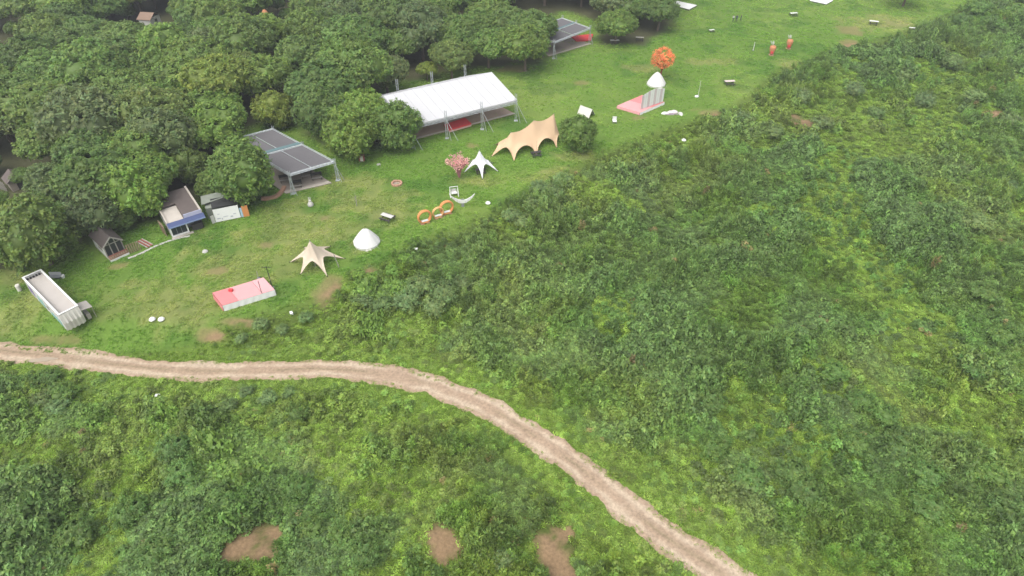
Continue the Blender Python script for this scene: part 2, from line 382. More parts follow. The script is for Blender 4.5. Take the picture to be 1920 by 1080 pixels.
# ---------------------------------------------------------------- trees
TREE = []
for s in range(8):
    sq = (.72, .66, .78, .7, .62, .74, .68, .8)[s]
    TREE.append((crown(100 + s, 4.6, 5.0, sq, 11 + s % 4 * 2, 2.1, 11, .46, .24, .42), trunk_mesh(200 + s, 4.2, 4.6, .26)))
for s in range(3):                                              # low-skirted crowns of the free-standing edge trees
    TREE.append((crown(140 + s, 4.5, 4.3, .86, 16, 2.1, 11, .46, .24, .42, low=-.8, cut=.92), trunk_mesh(240 + s, 3.4, 4.4, .26)))
PAL = {'dark green': (.076, .122, .027), 'mid green': (.090, .140, .028), 'bright green': (.108, .166, .029), 'yellow-green': (.125, .168, .029), 'grey-green': (.092, .126, .042), 'olive green': (.092, .128, .028)}
def jit(c, k=.12): g = rnd.uniform(1 - k, 1 + k); return (c[0] * g * rnd.uniform(.94, 1.06), c[1] * g, c[2] * g * rnd.uniform(.9, 1.1), 1)
def tree(x, y, s, colour, label, group=None, v=None, sz=1.0, z=None, name='tree'):
    cr, tr = TREE[rnd.randrange(8) if v is None else v]
    t = thing(name, label, 'tree', (x, y, Hh(x, y) if z is None else z), group, rnd.uniform(0, 6.28)); t.scale = (s, s, s * sz)
    link('trunk', tr, t); c = link('crown', cr, t); c.color = jit(PAL[colour]); return t
# trees one can name, by the pixel of the crown's middle
NAMED = [(655, 238, 1.02, 1.05, 'bright green', 'full bright green tree right of the netted pavilion, hanging low over the lawn'),
    (742, 225, .95, 1.0, 'mid green', 'rounded green tree covering the left end of the white marquee'),
    (450, 310, 1.15, 1.0, 'mid green', 'large mid green tree leaning over the left side of the netted pavilion'),
    (250, 343, .98, 1.15, 'bright green', 'tall bright yellowish green tree between the cabin and the blue-awning shop'),
    (250, 290, 1.1, 1.0, 'mid green', 'broad domed tree directly behind the tall bright tree by the shop'),
    (58, 425, 1.15, 1.05, 'mid green', 'big dark-skirted tree at left edge behind the flat-roofed container'),
    (165, 385, .95, .95, 'grey-green', 'pale grey-green tree with loose clumps left of the cabin'),
    (218, 398, .62, .8, 'dark green', 'low dark tree crowding the roof of the small cabin'),
    (95, 345, .9, 1.0, 'grey-green', 'pale tree behind the cabin with light leaf clumps'),
    (350, 300, .7, 1.0, 'olive green', 'slim olive tree between the shop roof and the large tree'),
    (396, 340, .55, .9, 'mid green', 'small green tree above the dark shed'),
    (598, 200, 1.0, 1.1, 'dark green', 'dark tree standing behind the netted pavilion'),
    (512, 196, .8, 1.0, 'yellow-green', 'yellow-tinged tree behind the left end of the netted pavilion'),
    (722, 132, .95, 1.0, 'grey-green', 'grey-green domed tree at the back left corner of the marquee'),
    (800, 130, .5, .9, 'yellow-green', 'small yellow-green tree behind the middle of the marquee'),
    (845, 105, .95, .95, 'olive green', 'wide olive tree behind the marquee ridge'),
    (915, 82, 1.1, .9, 'mid green', 'spreading green tree behind the right end of the marquee'),
    (985, 82, 1.15, .95, 'mid green', 'full green tree left of the far netted pavilion'),
    (1157, 45, 1.0, .85, 'mid green', 'round-headed green tree right of the far netted pavilion'),
    (1238, 18, 1.0, .95, 'dark green', 'dark tree at the wood corner beside the white platform'),
    (1195, 12, .95, .95, 'dark green', 'dark tree behind the round-headed tree by the far pavilion'),
    (200, 225, 1.0, .95, 'grey-green', 'pale feathery grey-green tree in the middle of the wood at left')]
occupied = []
for px, py, s, sz, colr, lab in NAMED:
    p = G(px, py, 5.2 * s * sz); occupied.append((p.x, p.y, 3.6 * s)); tree(p.x, p.y, s, colr, lab, sz=sz, v=8 + len(occupied) % 3 if py > 170 else None)
p = G(1085, 250, 3.2); lone = tree(p.x, p.y, .68, 'mid green', 'lone round dark green tree on the lawn beside the tan canopy', v=9, sz=1.15)
p = G(1703, -18, 4.0); tree(p.x, p.y, 1.0, 'dark green', 'dark tree at the far lawn edge by the top of the view', v=1)
# clearings where something shows between the crowns: (x, y, half width, reach towards the viewer)
CLEAR = [(348, 92, 3.6, 8), (505, 55, 3.0, 9), (70, 78, 3.0, 7), (285, 45, 4, 7), (8, 352, 3.0, 6), (620, 4, 8, 3)]
CLW = [(G(a, b, 0).x, G(a, b, 0).y, c, d) for a, b, c, d in CLEAR]
FOOT = [pxl([(478, 250), (512, 236), (640, 300), (640, 345), (500, 380), (470, 300)]), pxl([(700, 190), (735, 150), (930, 118), (1000, 210), (740, 290)]),
        pxl([(1000, 50), (1054, 20), (1125, 60), (1100, 100), (1020, 115)]), pxl([(300, 350), (335, 330), (385, 400), (390, 450), (320, 460)]), pxl([(160, 440), (200, 425), (255, 470), (210, 500)]), pxl([(385, 360), (430, 350), (470, 420), (395, 425)])]
def half_w(y): return 45 + .574 * (y - 29.7)
spots = []; tries = 0
while tries < 14000 and len(spots) < 285:
    tries += 1; y = rnd.uniform(60, 222); x = rnd.uniform(-half_w(y) - 8, 45)
    if not inside(np.array([x]), np.array([y]), WOOD)[0]: continue
    if seg_dist(np.array([x]), np.array([y]), WOOD[:len(WOODPX)])[0] < 3.0: continue
    if any(inside(np.array([x]), np.array([y]), f)[0] for f in FOOT): continue
    s = rnd.uniform(.9, 1.45); low_ = False
    if any(abs(x - a) < c - 1.6 + 5.2 * s and b - 19 < y < b + 4 for a, b, c, d in CLW):      # only low young trees in front of the gaps
        if any(abs(x - a) < c and b - 9 < y < b + 4 for a, b, c, d in CLW): continue
        s = rnd.uniform(.38, .5)
    if any((x - a) ** 2 + (y - b) ** 2 < (.60 * (r + 3.6 * s)) ** 2 for a, b, r in occupied): continue
    occupied.append((x, y, 3.6 * s)); spots.append((x, y, s))
ZONE = [((-70, 100), 'behind the small cabin'), ((-47, 112), 'behind the blue-awning shop'), ((-42, 135), 'behind the netted pavilion'), ((-15, 150), 'behind the white marquee'),
        ((12, 195), 'left of the far netted pavilion'), ((-95, 150), 'at the left of the view'), ((-60, 190), 'around the parked vehicle roof gap'), ((-130, 210), 'at the hazy far left corner'), ((-40, 235), 'at the far edge above the marquee')]
for x, y, s in spots:
    zn = min(ZONE, key=lambda q: (q[0][0] - x) ** 2 + (q[0][1] - y) ** 2)[1]
    k = rnd.choices(list(PAL), (26, 42, 16, 3, 8, 5))[0]
    z_ = 'young low' if s < .6 else 'smaller' if s < 1.05 else 'large' if s < 1.25 else 'very broad'
    tree(x, y, s, k, f'{z_} {k} round-crowned tree in the wood {zn}', f'{z_} {k} trees in the wood {zn}', sz=rnd.uniform(.85, 1.12))
# undergrowth reading as one mass in the far corners, outside the countable trees: none needed

# ---------------------------------------------------------------- weeds and grass (stuff)
def plant(kind, seed):
    r = np.random.default_rng(seed)
    if kind == 'broad': n, R, h, L, W = 80, .52, .85, .32, .17
    if kind == 'fine': n, R, h, L, W = 110, .48, 1.0, .32, .075
    if kind == 'tussock': n, R, h, L, W = 80, .30, .55, .75, .04
    if kind == 'big': n, R, h, L, W = 40, .60, .55, .40, .34
    if kind == 'low': n, R, h, L, W = 60, .60, .28, .21, .13
    if kind == 'turf': n, R, h, L, W = 46, .36, .05, .15, .05
    a = r.uniform(0, 6.283, n); q = np.sqrt(r.random(n)) * R; o = np.stack([np.cos(a), np.sin(a), np.zeros(n)], 1)
    z = h * (1 - .55 * (q / R) ** 2) * r.uniform(.45, 1.0, n)
    if kind in ('tussock', 'turf'):
        d = o * (q / R * .9)[:, None] + np.array((0, 0, .9 if kind == 'tussock' else .55)) + unit(n, r) * .3
        d /= np.linalg.norm(d, axis=1)[:, None]; base = o * q[:, None] * .5; LL = L * r.uniform(.5, 1.1, n)
        c = base + d * LL[:, None] * .5; nr = np.cross(d, unit(n, r)) + o * .5 + np.array((0, 0, .5)); L = LL
    else:
        c = o * q[:, None]; c[:, 2] = z
        nr = np.array((0, 0, 1.0)) + o * .45 + unit(n, r) * .55
        d = o * .9 + unit(n, r) * .7 + np.array((0, 0, -.1 if kind != 'fine' else .5)); L = L * r.uniform(.65, 1.25, n)
    nr = nr / np.linalg.norm(nr, axis=1)[:, None]; v, f = leaves(c, d, nr, L, W * r.uniform(.75, 1.25, n))
    lt = r.uniform(.72, 1.25, n); hue = r.uniform(-.1, .1, n)
    return v, f, np.repeat(np.stack([lt * (1 + hue), lt, lt * (1 - hue)], 1), 4, 0)
def bank(name, kinds, m):
    col = bpy.data.collections.new(name)
    for i, k in enumerate(kinds):
        v, f, t = plant(k, 300 + i * 7); o = bpy.data.objects.new(f'{name}_{i:02d}', np_mesh(f'{k}_plant', v, f, m, t)); col.objects.link(o)
    return col
def scatter(name, pts, rot, scl, idx_, tint, col, tilt=None):
    me = bpy.data.meshes.new(name); n = len(pts); me.vertices.add(n); me.vertices.foreach_set('co', np.asarray(pts, np.float32).ravel())
    a = me.attributes.new('turn', 'FLOAT_VECTOR', 'POINT'); rr = np.zeros((n, 3), np.float32); rr[:, 2] = rot
    rr[:, :2] = NR.normal(0, .12, (n, 2)); a.data.foreach_set('vector', rr.ravel())
    a = me.attributes.new('size', 'FLOAT_VECTOR', 'POINT'); a.data.foreach_set('vector', np.asarray(scl, np.float32).ravel())
    a = me.attributes.new('pick', 'INT', 'POINT'); a.data.foreach_set('value', np.asarray(idx_, np.int32))
    a = me.attributes.new('tint', 'FLOAT_COLOR', 'POINT'); t = np.ones((n, 4), np.float32); t[:, :3] = tint; a.data.foreach_set('color', t.ravel())
    o = link(name, me); g = bpy.data.node_groups.new(name, 'GeometryNodeTree'); nd = g.nodes; l = g.links
    g.interface.new_socket('Geometry', in_out='INPUT', socket_type='NodeSocketGeometry'); g.interface.new_socket('Geometry', in_out='OUTPUT', socket_type='NodeSocketGeometry')
    gi = nd.new('NodeGroupInput'); gu = nd.new('NodeGroupOutput'); ip = nd.new('GeometryNodeInstanceOnPoints'); ci = nd.new('GeometryNodeCollectionInfo')
    ci.inputs['Collection'].default_value = col; ci.inputs['Separate Children'].default_value = True; ci.inputs['Reset Children'].default_value = True
    def at(nm, ty): q = nd.new('GeometryNodeInputNamedAttribute'); q.data_type = ty; q.inputs['Name'].default_value = nm; return q.outputs['Attribute']
    l.new(gi.outputs[0], ip.inputs['Points']); l.new(ci.outputs[0], ip.inputs['Instance']); ip.inputs['Pick Instance'].default_value = True
    l.new(at('pick', 'INT'), ip.inputs['Instance Index']); l.new(at('turn', 'FLOAT_VECTOR'), ip.inputs['Rotation']); l.new(at('size', 'FLOAT_VECTOR'), ip.inputs['Scale'])
    l.new(ip.outputs[0], gu.inputs[0]); md = o.modifiers.new('scatter', 'NODES'); md.node_group = g
    return o
def field_pts(n, y0, y1, margin=10):
    y = NR.uniform(y0, y1, n); x = NR.uniform(-1, 1, n) * (half_w(y1) + margin); k = np.abs(x) < half_w(y) + margin; return x[k], y[k]
# --- the weeds of the slope
WEEDS = bank('weed_bank', ['broad', 'broad', 'broad', 'fine', 'fine', 'tussock', 'big', 'low', 'low', 'fine'], M_WEED)
xs, ys = [], []
for y0, y1, d in ((20, 50, 10), (50, 80, 8.5), (80, 120, 5.5), (120, 230, 3.4)):
    area = (y1 - y0) * 2 * (half_w(y1) + 10); a, b = field_pts(int(area * d), y0, y1); xs.append(a); ys.append(b)
x = np.concatenate(xs); y = np.concatenate(ys)
s = lawn_sd(x, y); dr = seg_dist(x, y, ROAD); soil = patch(x, y, SOILW, .3, 77)
k = (s > .2 + 1.6 * (fbm(x, y, 3, 61) - .5)) & (dr > 1.55 + .8 * vn(x, y, 1.5, 6)) & (NR.random(len(x)) > soil * 1.6) & (NR.random(len(x)) < sm(-.2, 2.5, s) * .8 + .25)
x, y, s, dr = x[k], y[k], s[k], dr[k]; n = len(x)
A = fbm(x, y, 15, 131, 3); B = fbm(x, y, 7, 151, 3); D = fbm(x, y, 26, 171, 3); Ht = fbm(x, y, 4.5, 191, 3)
verge = 1 - sm(3.0, 6.5, dr); strip = (1 - sm(2, 5, s)) * .5
GRASSY = [(1650, 262, 60, 30), (1400, 760, 70, 50), (1490, 830, 90, 40), (1330, 1020, 130, 45), (1560, 1060, 60, 30), (1130, 1000, 130, 70), (480, 655, 120, 14), (1860, 830, 50, 40),
          (300, 745, 150, 22), (60, 860, 110, 40), (1240, 1080, 120, 40), (1690, 650, 60, 22), (1290, 960, 40, 30), (1540, 700, 60, 26), (200, 640, 160, 16), (1840, 500, 40, 24)]
grassy = np.clip(patch(x, y, [(GT(a, b), GT(a + c, b), GT(a, b - d)) for a, b, c, d in GRASSY], .5, 88) + verge * .9 + sm(.58, .68, B) * .45 + sm(.52, .64, fbm(x, y, 13, 313, 3)) * .75 + (1 - sm(.6, 2.5, s)) * .4, 0, 1); grassy = sm(.25, .75, grassy)
BIGL = [(GT(a, b), GT(a + c, b), GT(a, b - d)) for a, b, c, d in [(470, 850, 85, 45), (430, 895, 50, 30), (720, 545, 50, 16), (690, 520, 26, 14), (520, 560, 30, 12)]]
bigl = patch(x, y, BIGL, .35, 99)
pk = np.where(A + .25 * (NR.random(n) - .5) > .5, NR.integers(0, 3, n), NR.choice([3, 4, 9], n))
lowm = NR.random(n) < .12; pk = np.where(lowm, NR.integers(7, 9, n), pk)
gm = NR.random(n) < grassy * .9; pk = np.where(gm, np.where(NR.random(n) < .55, 5, NR.integers(7, 9, n)), pk)
bm_ = NR.random(n) < bigl; pk = np.where(bm_, 6, pk)
tn = np.ones((n, 3)) * np.array((.074, .122, .022))
tn = cmix(tn, (.056, .104, .026), sm(.48, .62, A) * .8); tn = cmix(tn, (.080, .112, .048), sm(.54, .66, B) * sm(.35, .6, D) * .8)
tn = cmix(tn, (.115, .155, .026), sm(.46, .62, D) * .6); tn = cmix(tn, (.075, .150, .028), sm(.5, .62, fbm(x, y, 3, 211, 2)) * .45)
bush = (1 - grassy) * sm(.42, .6, fbm(x, y, 6.5, 331, 3)); tn = cmix(tn, (.076, .122, .040), bush * .6)
tn = np.where(gm[:, None], np.array((.112, .168, .030)) * (.8 + .5 * fbm(x, y, 5, 231))[:, None], tn); tn = np.where(bm_[:, None], np.array((.088, .148, .034)), tn)
brown = (NR.random(n) < 0.001 + .04 * sm(.68, .74, fbm(x, y, 5, 241))); tn = np.where(brown[:, None], np.array((.135, .115, .05)), tn)
tn *= (.62 + .85 * NR.random(n) ** 1.3)[:, None] * np.array((1.32, 1.28, 1.24))
far = sm(70, 150, y); sz = (.55 + .55 * Ht) * NR.uniform(.7, 1.3, n) * (1 + .35 * far)
sz *= .38 + .62 * sm(.3, 5, s); tall = (.6 + 1.2 * sm(.3, .75, Ht)) * NR.uniform(.7, 1.35, n); sz *= 1 + .28 * bush; tall *= 1 + .2 * bush; tall = np.where(gm, .5, tall) * (1 - .5 * verge)
scl = np.stack([sz, sz, sz * tall], 1)
z = height(x, y) - .03
wd = scatter('weed_thicket', np.stack([x, y, z], 1), NR.uniform(0, 6.28, n), scl, pk, tn, WEEDS)
tag(wd, 'dense green weeds and low scrub covering the slope below the lawn', 'weeds', kind='stuff')
# --- the mown lawn
TURF = bank('turf_bank', ['turf', 'turf', 'turf'], M_GRASS)
a1, b1 = field_pts(int(68000 * 2.3), 24, 110, 4); a2, b2 = field_pts(int(58000 * 1.1), 110, 205, 4)
x = np.concatenate([a1, a2]); y = np.concatenate([b1, b2]); s = lawn_sd(x, y); cg, fw = ground_col(x, y); soil = patch(x, y, SOILW, .3, 77)
vr = (s > 0) & (seg_dist(x, y, ROAD) > 1.15) & (seg_dist(x, y, ROAD) < 6.5); k = ((s < .8) | vr) & (NR.random(len(x)) > soil * 1.5 + fw * 1.3) & (fbm(x, y, 1.8, 301, 2) > .34)
x, y, cg = x[k], y[k], cg[k]; n = len(x); sz = NR.uniform(.6, 1.25, n) * (1 + .4 * sm(100, 170, y))
lw = scatter('lawn_grass', np.stack([x, y, height(x, y) - .01], 1), NR.uniform(0, 6.28, n), np.stack([sz, sz, sz * NR.uniform(.6, 1.3, n)], 1), NR.integers(0, 3, n), cg * NR.uniform(.88, 1.14, n)[:, None] * 1.35, TURF)
tag(lw, 'short green mown grass of the camping lawn', 'grass', kind='stuff')

# ---------------------------------------------------------------- shrubs that stand out from the weeds
SHRUB = [crown(400 + s, 1.25, .75, .7, 9, 9, 12, .2, .085, .22, name='shrub_crown', low=-.1) for s in range(4)]
SHT = [trunk_mesh(450 + s, .6, 1.0, .05, 4) for s in range(2)]
def shrub(px, py, s, c, label, group):
    p = GT(px, py); t = thing('shrub', label, 'shrub', p, group, rnd.uniform(0, 6.28)); t.scale = (s * rnd.uniform(.9, 1.15), s, s * rnd.uniform(.75, 1.05))
    link('stem', SHT[rnd.randrange(2)], t); o = link('foliage', SHRUB[rnd.randrange(4)], t); o.color = jit(c)
SG = {'grey': (.112, .162, .056), 'dark': (.085, .145, .034), 'bright': (.115, .19, .03)}
for grp, c, lab, lst in (
    ('pale shrubs below the rings', 'grey', 'pale grey-green shrub in the thicket below the orange rings', [(790, 548, 1.3), (835, 562, 1.5), (765, 575, 1.3), (870, 540, 1.1), (815, 585, 1.4), (900, 485, 1.2), (935, 498, 1.2), (960, 412, 1.1), (1000, 398, 1.4), (1035, 372, 1.3), (1055, 345, 1.2), (1010, 360, 1.1), (985, 425, 1.2), (720, 580, 1.2), (680, 575, 1.0)]),
    ('bright shrubs by the tan star canopy', 'bright', 'bright green shrub at lawn edge near the tan star canopy', [(675, 520, .8), (700, 530, .9), (735, 515, .8), (655, 545, .7), (760, 490, .8)]),
    ('dark shrubs on the right slope', 'dark', 'dark green shrub on the wide slope at right', [(1340, 850, 1.3), (1400, 905, 1.3), (1480, 900, 1.4), (1500, 930, 1.3), (1655, 790, 1.4), (1690, 845, 1.5), (1600, 840, 1.2), (1730, 905, 1.4), (1740, 960, 1.4), (1330, 760, 1.3), (1310, 730, 1.2), (1560, 710, 1.3), (1820, 700, 1.5), (1870, 640, 1.5), (1840, 560, 1.3), (1880, 960, 1.4), (1850, 900, 1.3), (1610, 760, 1.2)]),
    ('grey shrubs at the right edge', 'grey', 'grey-green shrub at the upper right beyond the lawn', [(1830, 430, 1.5), (1880, 360, 1.5), (1800, 330, 1.5), (1730, 200, 1.6), (1820, 190, 1.6), (1690, 150, 1.5), (1780, 130, 1.7), (1850, 120, 1.7), (1600, 180, 1.5), (1500, 190, 1.4), (1540, 240, 1.4), (1390, 230, 1.3), (1450, 255, 1.3), (1640, 220, 1.4), (1890, 240, 1.6)]),
    ('tall scrub in the far right corner', 'dark', 'tall dark scrub bush in the far upper right corner', [(1830, 30, 2.2), (1870, 20, 2.4), (1900, 40, 2.2), (1850, 55, 2.0), (1905, 5, 2.4), (1800, 50, 1.8), (1760, 75, 1.7)]),
    ('shrubs below the road', 'dark', 'dark leafy shrub among the weeds below the dirt road', [(60, 730, 1.1), (120, 745, 1.2), (95, 715, 1.0), (330, 850, 1.2), (345, 900, 1.2), (250, 970, 1.2), (150, 1010, 1.3), (420, 960, 1.2), (300, 1040, 1.2), (560, 920, 1.1), (560, 780, 1.0), (580, 1000, 1.1), (90, 930, 1.2), (690, 1040, 1.1), (640, 1010, 1.0)]),
    ('grey shrubs just below the road', 'grey', 'pale grey-green shrub close under the dirt road', [(505, 752, .8), (462, 738, .6), (545, 742, .7), (430, 765, .7), (85, 755, .9), (110, 770, .9), (490, 612, .7), (530, 622, .6), (455, 640, .6), (575, 600, .7), (900, 1050, 1.1), (940, 1060, 1.0)])):
    for px, py, s in lst: shrub(px, py, s, SG[c], lab, grp)
# ---------------------------------------------------------------- things on the lawn
W_FAB = mat('white_fabric', (.52, .52, .53), .85, .05, .6, trans=.10); CREAM = mat('cream_fabric', (.60, .58, .52), .85, .06, .8, trans=.1)
TAN = mat('tan_fabric', (.62, .44, .28), .85, .07, .7, trans=.15); PALE_TAN = mat('pale_tan_fabric', (.58, .49, .39), .85, .06, .8, trans=.12)
STEEL = mat('painted_steel', (.46, .49, .50), .45, .12, 5, metal=.3); CONC = mat('concrete', (.30, .26, .22), .9, .2, 1.2, bump=.3); BRICKPAV = mat('brick_paving', (.34, .22, .16), .9, .2, 3, bump=.3)
CONC_L = mat('pale_concrete_edge', (.40, .36, .31), .9, .15, 2); NET = mat('grey_shade_net', (.115, .110, .114), .9, .12, 2.5); TEAL = mat('teal_tarp', (.10, .17, .175), .7, .15, 2)
RED = mat('red_carpet', (.55, .055, .06), .85, .12, 1.5); PINK = mat('faded_pink_carpet', (.60, .30, .30), .85, .10, 1.2); PINK2 = mat('rose_carpet', (.58, .20, .20), .85, .10, 1.5)
WHITE = mat('white_paint', (.66, .66, .64), .55, .06, 2); WHITE2 = mat('dirty_white_paint', (.50, .49, .46), .7, .16, 1.4, bump=.1); BLACKW = mat('dark_timber', (.045, .042, .040), .7, .3, 5)
TIMBER = mat('weathered_timber', (.24, .18, .12), .8, .3, 5); GREYW = mat('grey_timber', (.30, .28, .25), .8, .2, 4); DARKROOF = mat('dark_roof_sheet', (.06, .05, .045), .8, .2, 2, bump=.2)
BROWNROOF = mat('brown_roof_felt', (.11, .09, .082), .9, .18, 1.6, bump=.2); GLASS = mat('dark_glass', (.025, .03, .035), .08, .2, 2, spec=.6); BLUE = mat('blue_awning', (.06, .08, .17), .7, .12, 2)
ORANGE = mat('orange_paint', (.58, .24, .085), .7, .14, 3); LILAC = mat('lilac_sign', (.42, .42, .56), .6, .08, 2); REDW = mat('red_stained_timber', (.26, .08, .06), .7, .25, 5); BLACK = mat('black_metal', (.03, .03, .03), .5, .1)
TEALP = mat('teal_paint', (.16, .33, .31), .7, .3, 1.5); PURP = mat('violet_paint', (.16, .12, .26), .7, .3, 2); LBLUE = mat('pale_blue_panel', (.36, .50, .62), .6, .08); SHADOWT = mat('tarp_grey_green', (.22, .24, .20), .85, .2, 1.5)
GREY = mat('grey_plastic', (.20, .21, .22), .6, .15); STONE = mat('stone', (.42, .41, .38), .9, .15, 3, bump=.3); TERRA = mat('fired_clay', (.38, .22, .15), .9, .25, 4, bump=.3)
V = Vector
def frame(o, ax):
    ux = (V(ax) - V(o)); ux.z = 0; ux.normalize(); uy = V((-ux.y, ux.x, 0)); o = V((o[0], o[1], 0))
    return (lambda a, b, z=0.0: o + ux * a + uy * b + V((0, 0, z))), Matrix(((ux.x, uy.x, 0), (ux.y, uy.y, 0), (0, 0, 1)))
def root(name, label, cat, c, group=None):
    t = thing(name, label, cat, c, group); return t, (lambda: MB(c))

# ---- flat-roofed white container cafe at left
a, b, c_, d_ = G(42, 521, 2.55), G(110, 591, 2.55), G(144, 587, 2.55), G(76, 508, 2.55)
ax = (b - a).normalized(); a0 = V((a.x, a.y, 0)); L = (b - a).length; Wd = 2.25; up = V((0, 0, 1)); lt = V((-ax.y, ax.x, 0))
K = lambda u, v, z: a0 + ax * u + lt * v + V((0, 0, z))
FR = Matrix(((ax.x, lt.x, 0), (ax.y, lt.y, 0), (0, 0, 1)))
ct = K(L / 2, Wd / 2, 0); t, N = root('container_cafe', 'long white container building with sunken flat roof and painted sides', 'building', ct)
for nm, u0, u1, v0, v1 in (('wall', 0, L, 0, .1), ('wall', 0, L, Wd - .1, Wd), ('wall', 0, .1, .1, Wd - .1), ('wall', L - .1, L, .1, Wd - .1)):
    N().slab([K(u0, v0, 0), K(u1, v0, 0), K(u1, v1, 0), K(u0, v1, 0)], 0, 2.55).build(nm, WHITE2, t)
for u0, u1, v0, v1 in ((-.06, L + .06, -.06, .16), (-.06, L + .06, Wd - .16, Wd + .06), (-.06, .16, .16, Wd - .16), (L - .16, L + .06, .16, Wd - .16)):
    N().slab([K(u0, v0, 0), K(u1, v0, 0), K(u1, v1, 0), K(u0, v1, 0)], 2.553, 2.62).build('rim', WHITE, t)
rf = N().slab([K(.1, .1, 0), K(L - .1, .1, 0), K(L - .1, Wd - .1, 0), K(.1, Wd - .1, 0)], 2.0, 2.08).build('roof', mat('pale_roof', (.40, .37, .34), .9, .1, .8), t)
for k in range(5): N().box(K(.22, .4 + k * .36, 2.2), (.18, .2, .25), FR).build('roof_bracket', BLACK, rf)
for k, (u0, u1, z0, z1, m) in enumerate(((L * .06, L * .2, .5, 1.9, PURP), (L * .28, L * .5, .3, 1.5, TEALP), (L * .62, L * .95, .15, 1.0, TEALP), (L * .55, L * .61, .9, 1.8, GLASS))):
    N().hexa([K(u0, -.04, z0), K(u1, -.04, z0), K(u1, -.003, z0), K(u0, -.003, z0), K(u0 + .2, -.04, z1), K(u1 - .3, -.04, z1), K(u1 - .3, -.003, z1), K(u0 + .2, -.003, z1)]).build('painted_panel' if m != GLASS else 'hatch_window', m, t)
for k in range(11):                                              # ribs of the corrugated long side
    u = .5 + k * (L - 1) / 10; N().box(K(u, -.025, 1.27), (.07, .05, 2.4), FR).build('rib', WHITE, t)
dr = N(); n = 9                                                # gathered cloth hanging over the near end
for k in range(n):
    v0, v1 = Wd * k / n, Wd * (k + 1) / n; bulge = .12 + .14 * (k % 2)
    dr.poly([K(L + .08, v0, 2.5), K(L + .08, v1, 2.5), K(L + bulge + .25, v1, 1.3), K(L + bulge + .25, v0, 1.3)]).poly([K(L + bulge + .25, v0, 1.3), K(L + bulge + .25, v1, 1.3), K(L + .1 + bulge, v1, .12), K(L + .1 + bulge, v0, .12)])
dr.build('draped_cloth', CREAM, t)
ex = N().plate([K(L - 1.5, Wd + .02, 1.9), K(L + .3, Wd + .02, 1.9), K(L + .3, Wd + 1.3, 1.65), K(L - 1.5, Wd + 1.3, 1.65)], .06); ex.build('side_canopy', GREYW, t)
for u in (L - 1.4, L + .2): N().tube([K(u, Wd + 1.22, 0), K(u, Wd + 1.22, 1.66)], .035, 5).build('canopy_post', GREYW, t)
N().box(K(L - .6, Wd + .55, .4), (1.1, .45, .8), FR).build('counter', GREYW, t)
p = G(38, 545); o = MB(p).lathe([(0, 0), (.28, .02), (.3, .9), (.24, 1.0), (0, 1.0)], p, 12).build('barrel', CREAM, loc=p); tag(o, 'cream barrel standing beside the container building', 'barrel')
p = G(42, 507); t, N = root('lamp_post', 'thin pole at the wood edge behind the container building', 'pole', p)
N().tube([p, p + V((.05, 0, 2.6))], .05, 6).build('pole', GREYW, t); N().box(p + V((.05, 0, 2.66)), (.3, .2, .12)).build('lamp_head', GREY, t)

# ---- picnic tables: top planks, two benches, A-frames
PT = None
def picnic(px, py, rz, label, s=1.0, topm=None, group='picnic tables on the lawn'):
    p = G(px, py); t = thing('picnic_table', label, 'picnic table', p, group, rz); t.scale = (s, s, s)
    for k in range(4): MB().box((0, -.27 + k * .18, .75), (1.9, .165, .045)).build('top_plank', topm or WHITE2, t)
    for sg in (-1, 1):
        for k in range(2): MB().box((0, sg * (.62 + k * .15), .44), (1.8, .135, .045)).build('bench_plank', BLACKW, t)
        b = MB()
        for q in (-1, 1): b.tube([(sg * .65, q * .72, 0), (sg * .65, q * .18, .72)], .05, 4)
        b.box((sg * .65, 0, .385), (.05, 1.5, .09)); b.box((sg * .65, 0, .70), (.05, .66, .07)); b.build('trestle', BLACKW, t)
    return t
picnic(727, 412, math.radians(-28), 'picnic table with white top and dark trestles left of the orange rings', 1.05)
picnic(1367, 159, .1, 'picnic table by the weeds right of the pink stage', 1.1, mat('pinkish_top', (.52, .44, .42), .8, .1))
picnic(1152, 82, .05, 'picnic table in the shade of the round-headed tree', 1.1)
picnic(1199, 76, -.1, 'picnic table on open grass right of the round-headed tree', 1.0, GREYW)
picnic(1637, 46, -.35, 'picnic table beside the oval bare patch at far right', 1.1, WHITE)
picnic(1334, 60, .3, 'small white picnic table below the three people', .7, WHITE)
picnic(1487, 30, .2, 'flat white picnic table below the far right platform', 1.0, WHITE)
picnic(1709, 56, -.4, 'picnic table against the scrub at the far lawn edge', .7, WHITE)
picnic(901, 324, .2, 'dark picnic table under the white star canopy', .9, BLACKW)
picnic(1005, 292, .3, 'dark picnic table under the tan three-peaked canopy', .95, BLACKW)
# grey cushion bench and pots near the container
p = G(105, 523); t, N = root('garden_bench', 'grey bench with backrest on the grass right of the container building', 'bench', p)
N().box(p + V((0, 0, .42)), (1.6, .6, .08)).build('seat', GREY, t); N().box(p + V((0, .33, .68)), (1.6, .07, .5)).build('backrest', mat('pale_grey_metal', (.36, .37, .38), .6), t)
for i in (-.7, .7):
    for j in (-.22, .22): N().box(p + V((i, j, .19)), (.06, .06, .38)).build('leg', BLACK, t)
p = G(119, 521); o = MB(p).lathe([(0, 0), (.2, .0), (.27, .45), (.2, .46), (0, .4)], p, 10).build('flower_pot', WHITE, loc=p); tag(o, 'small white flower pot beside the grey bench', 'pot')

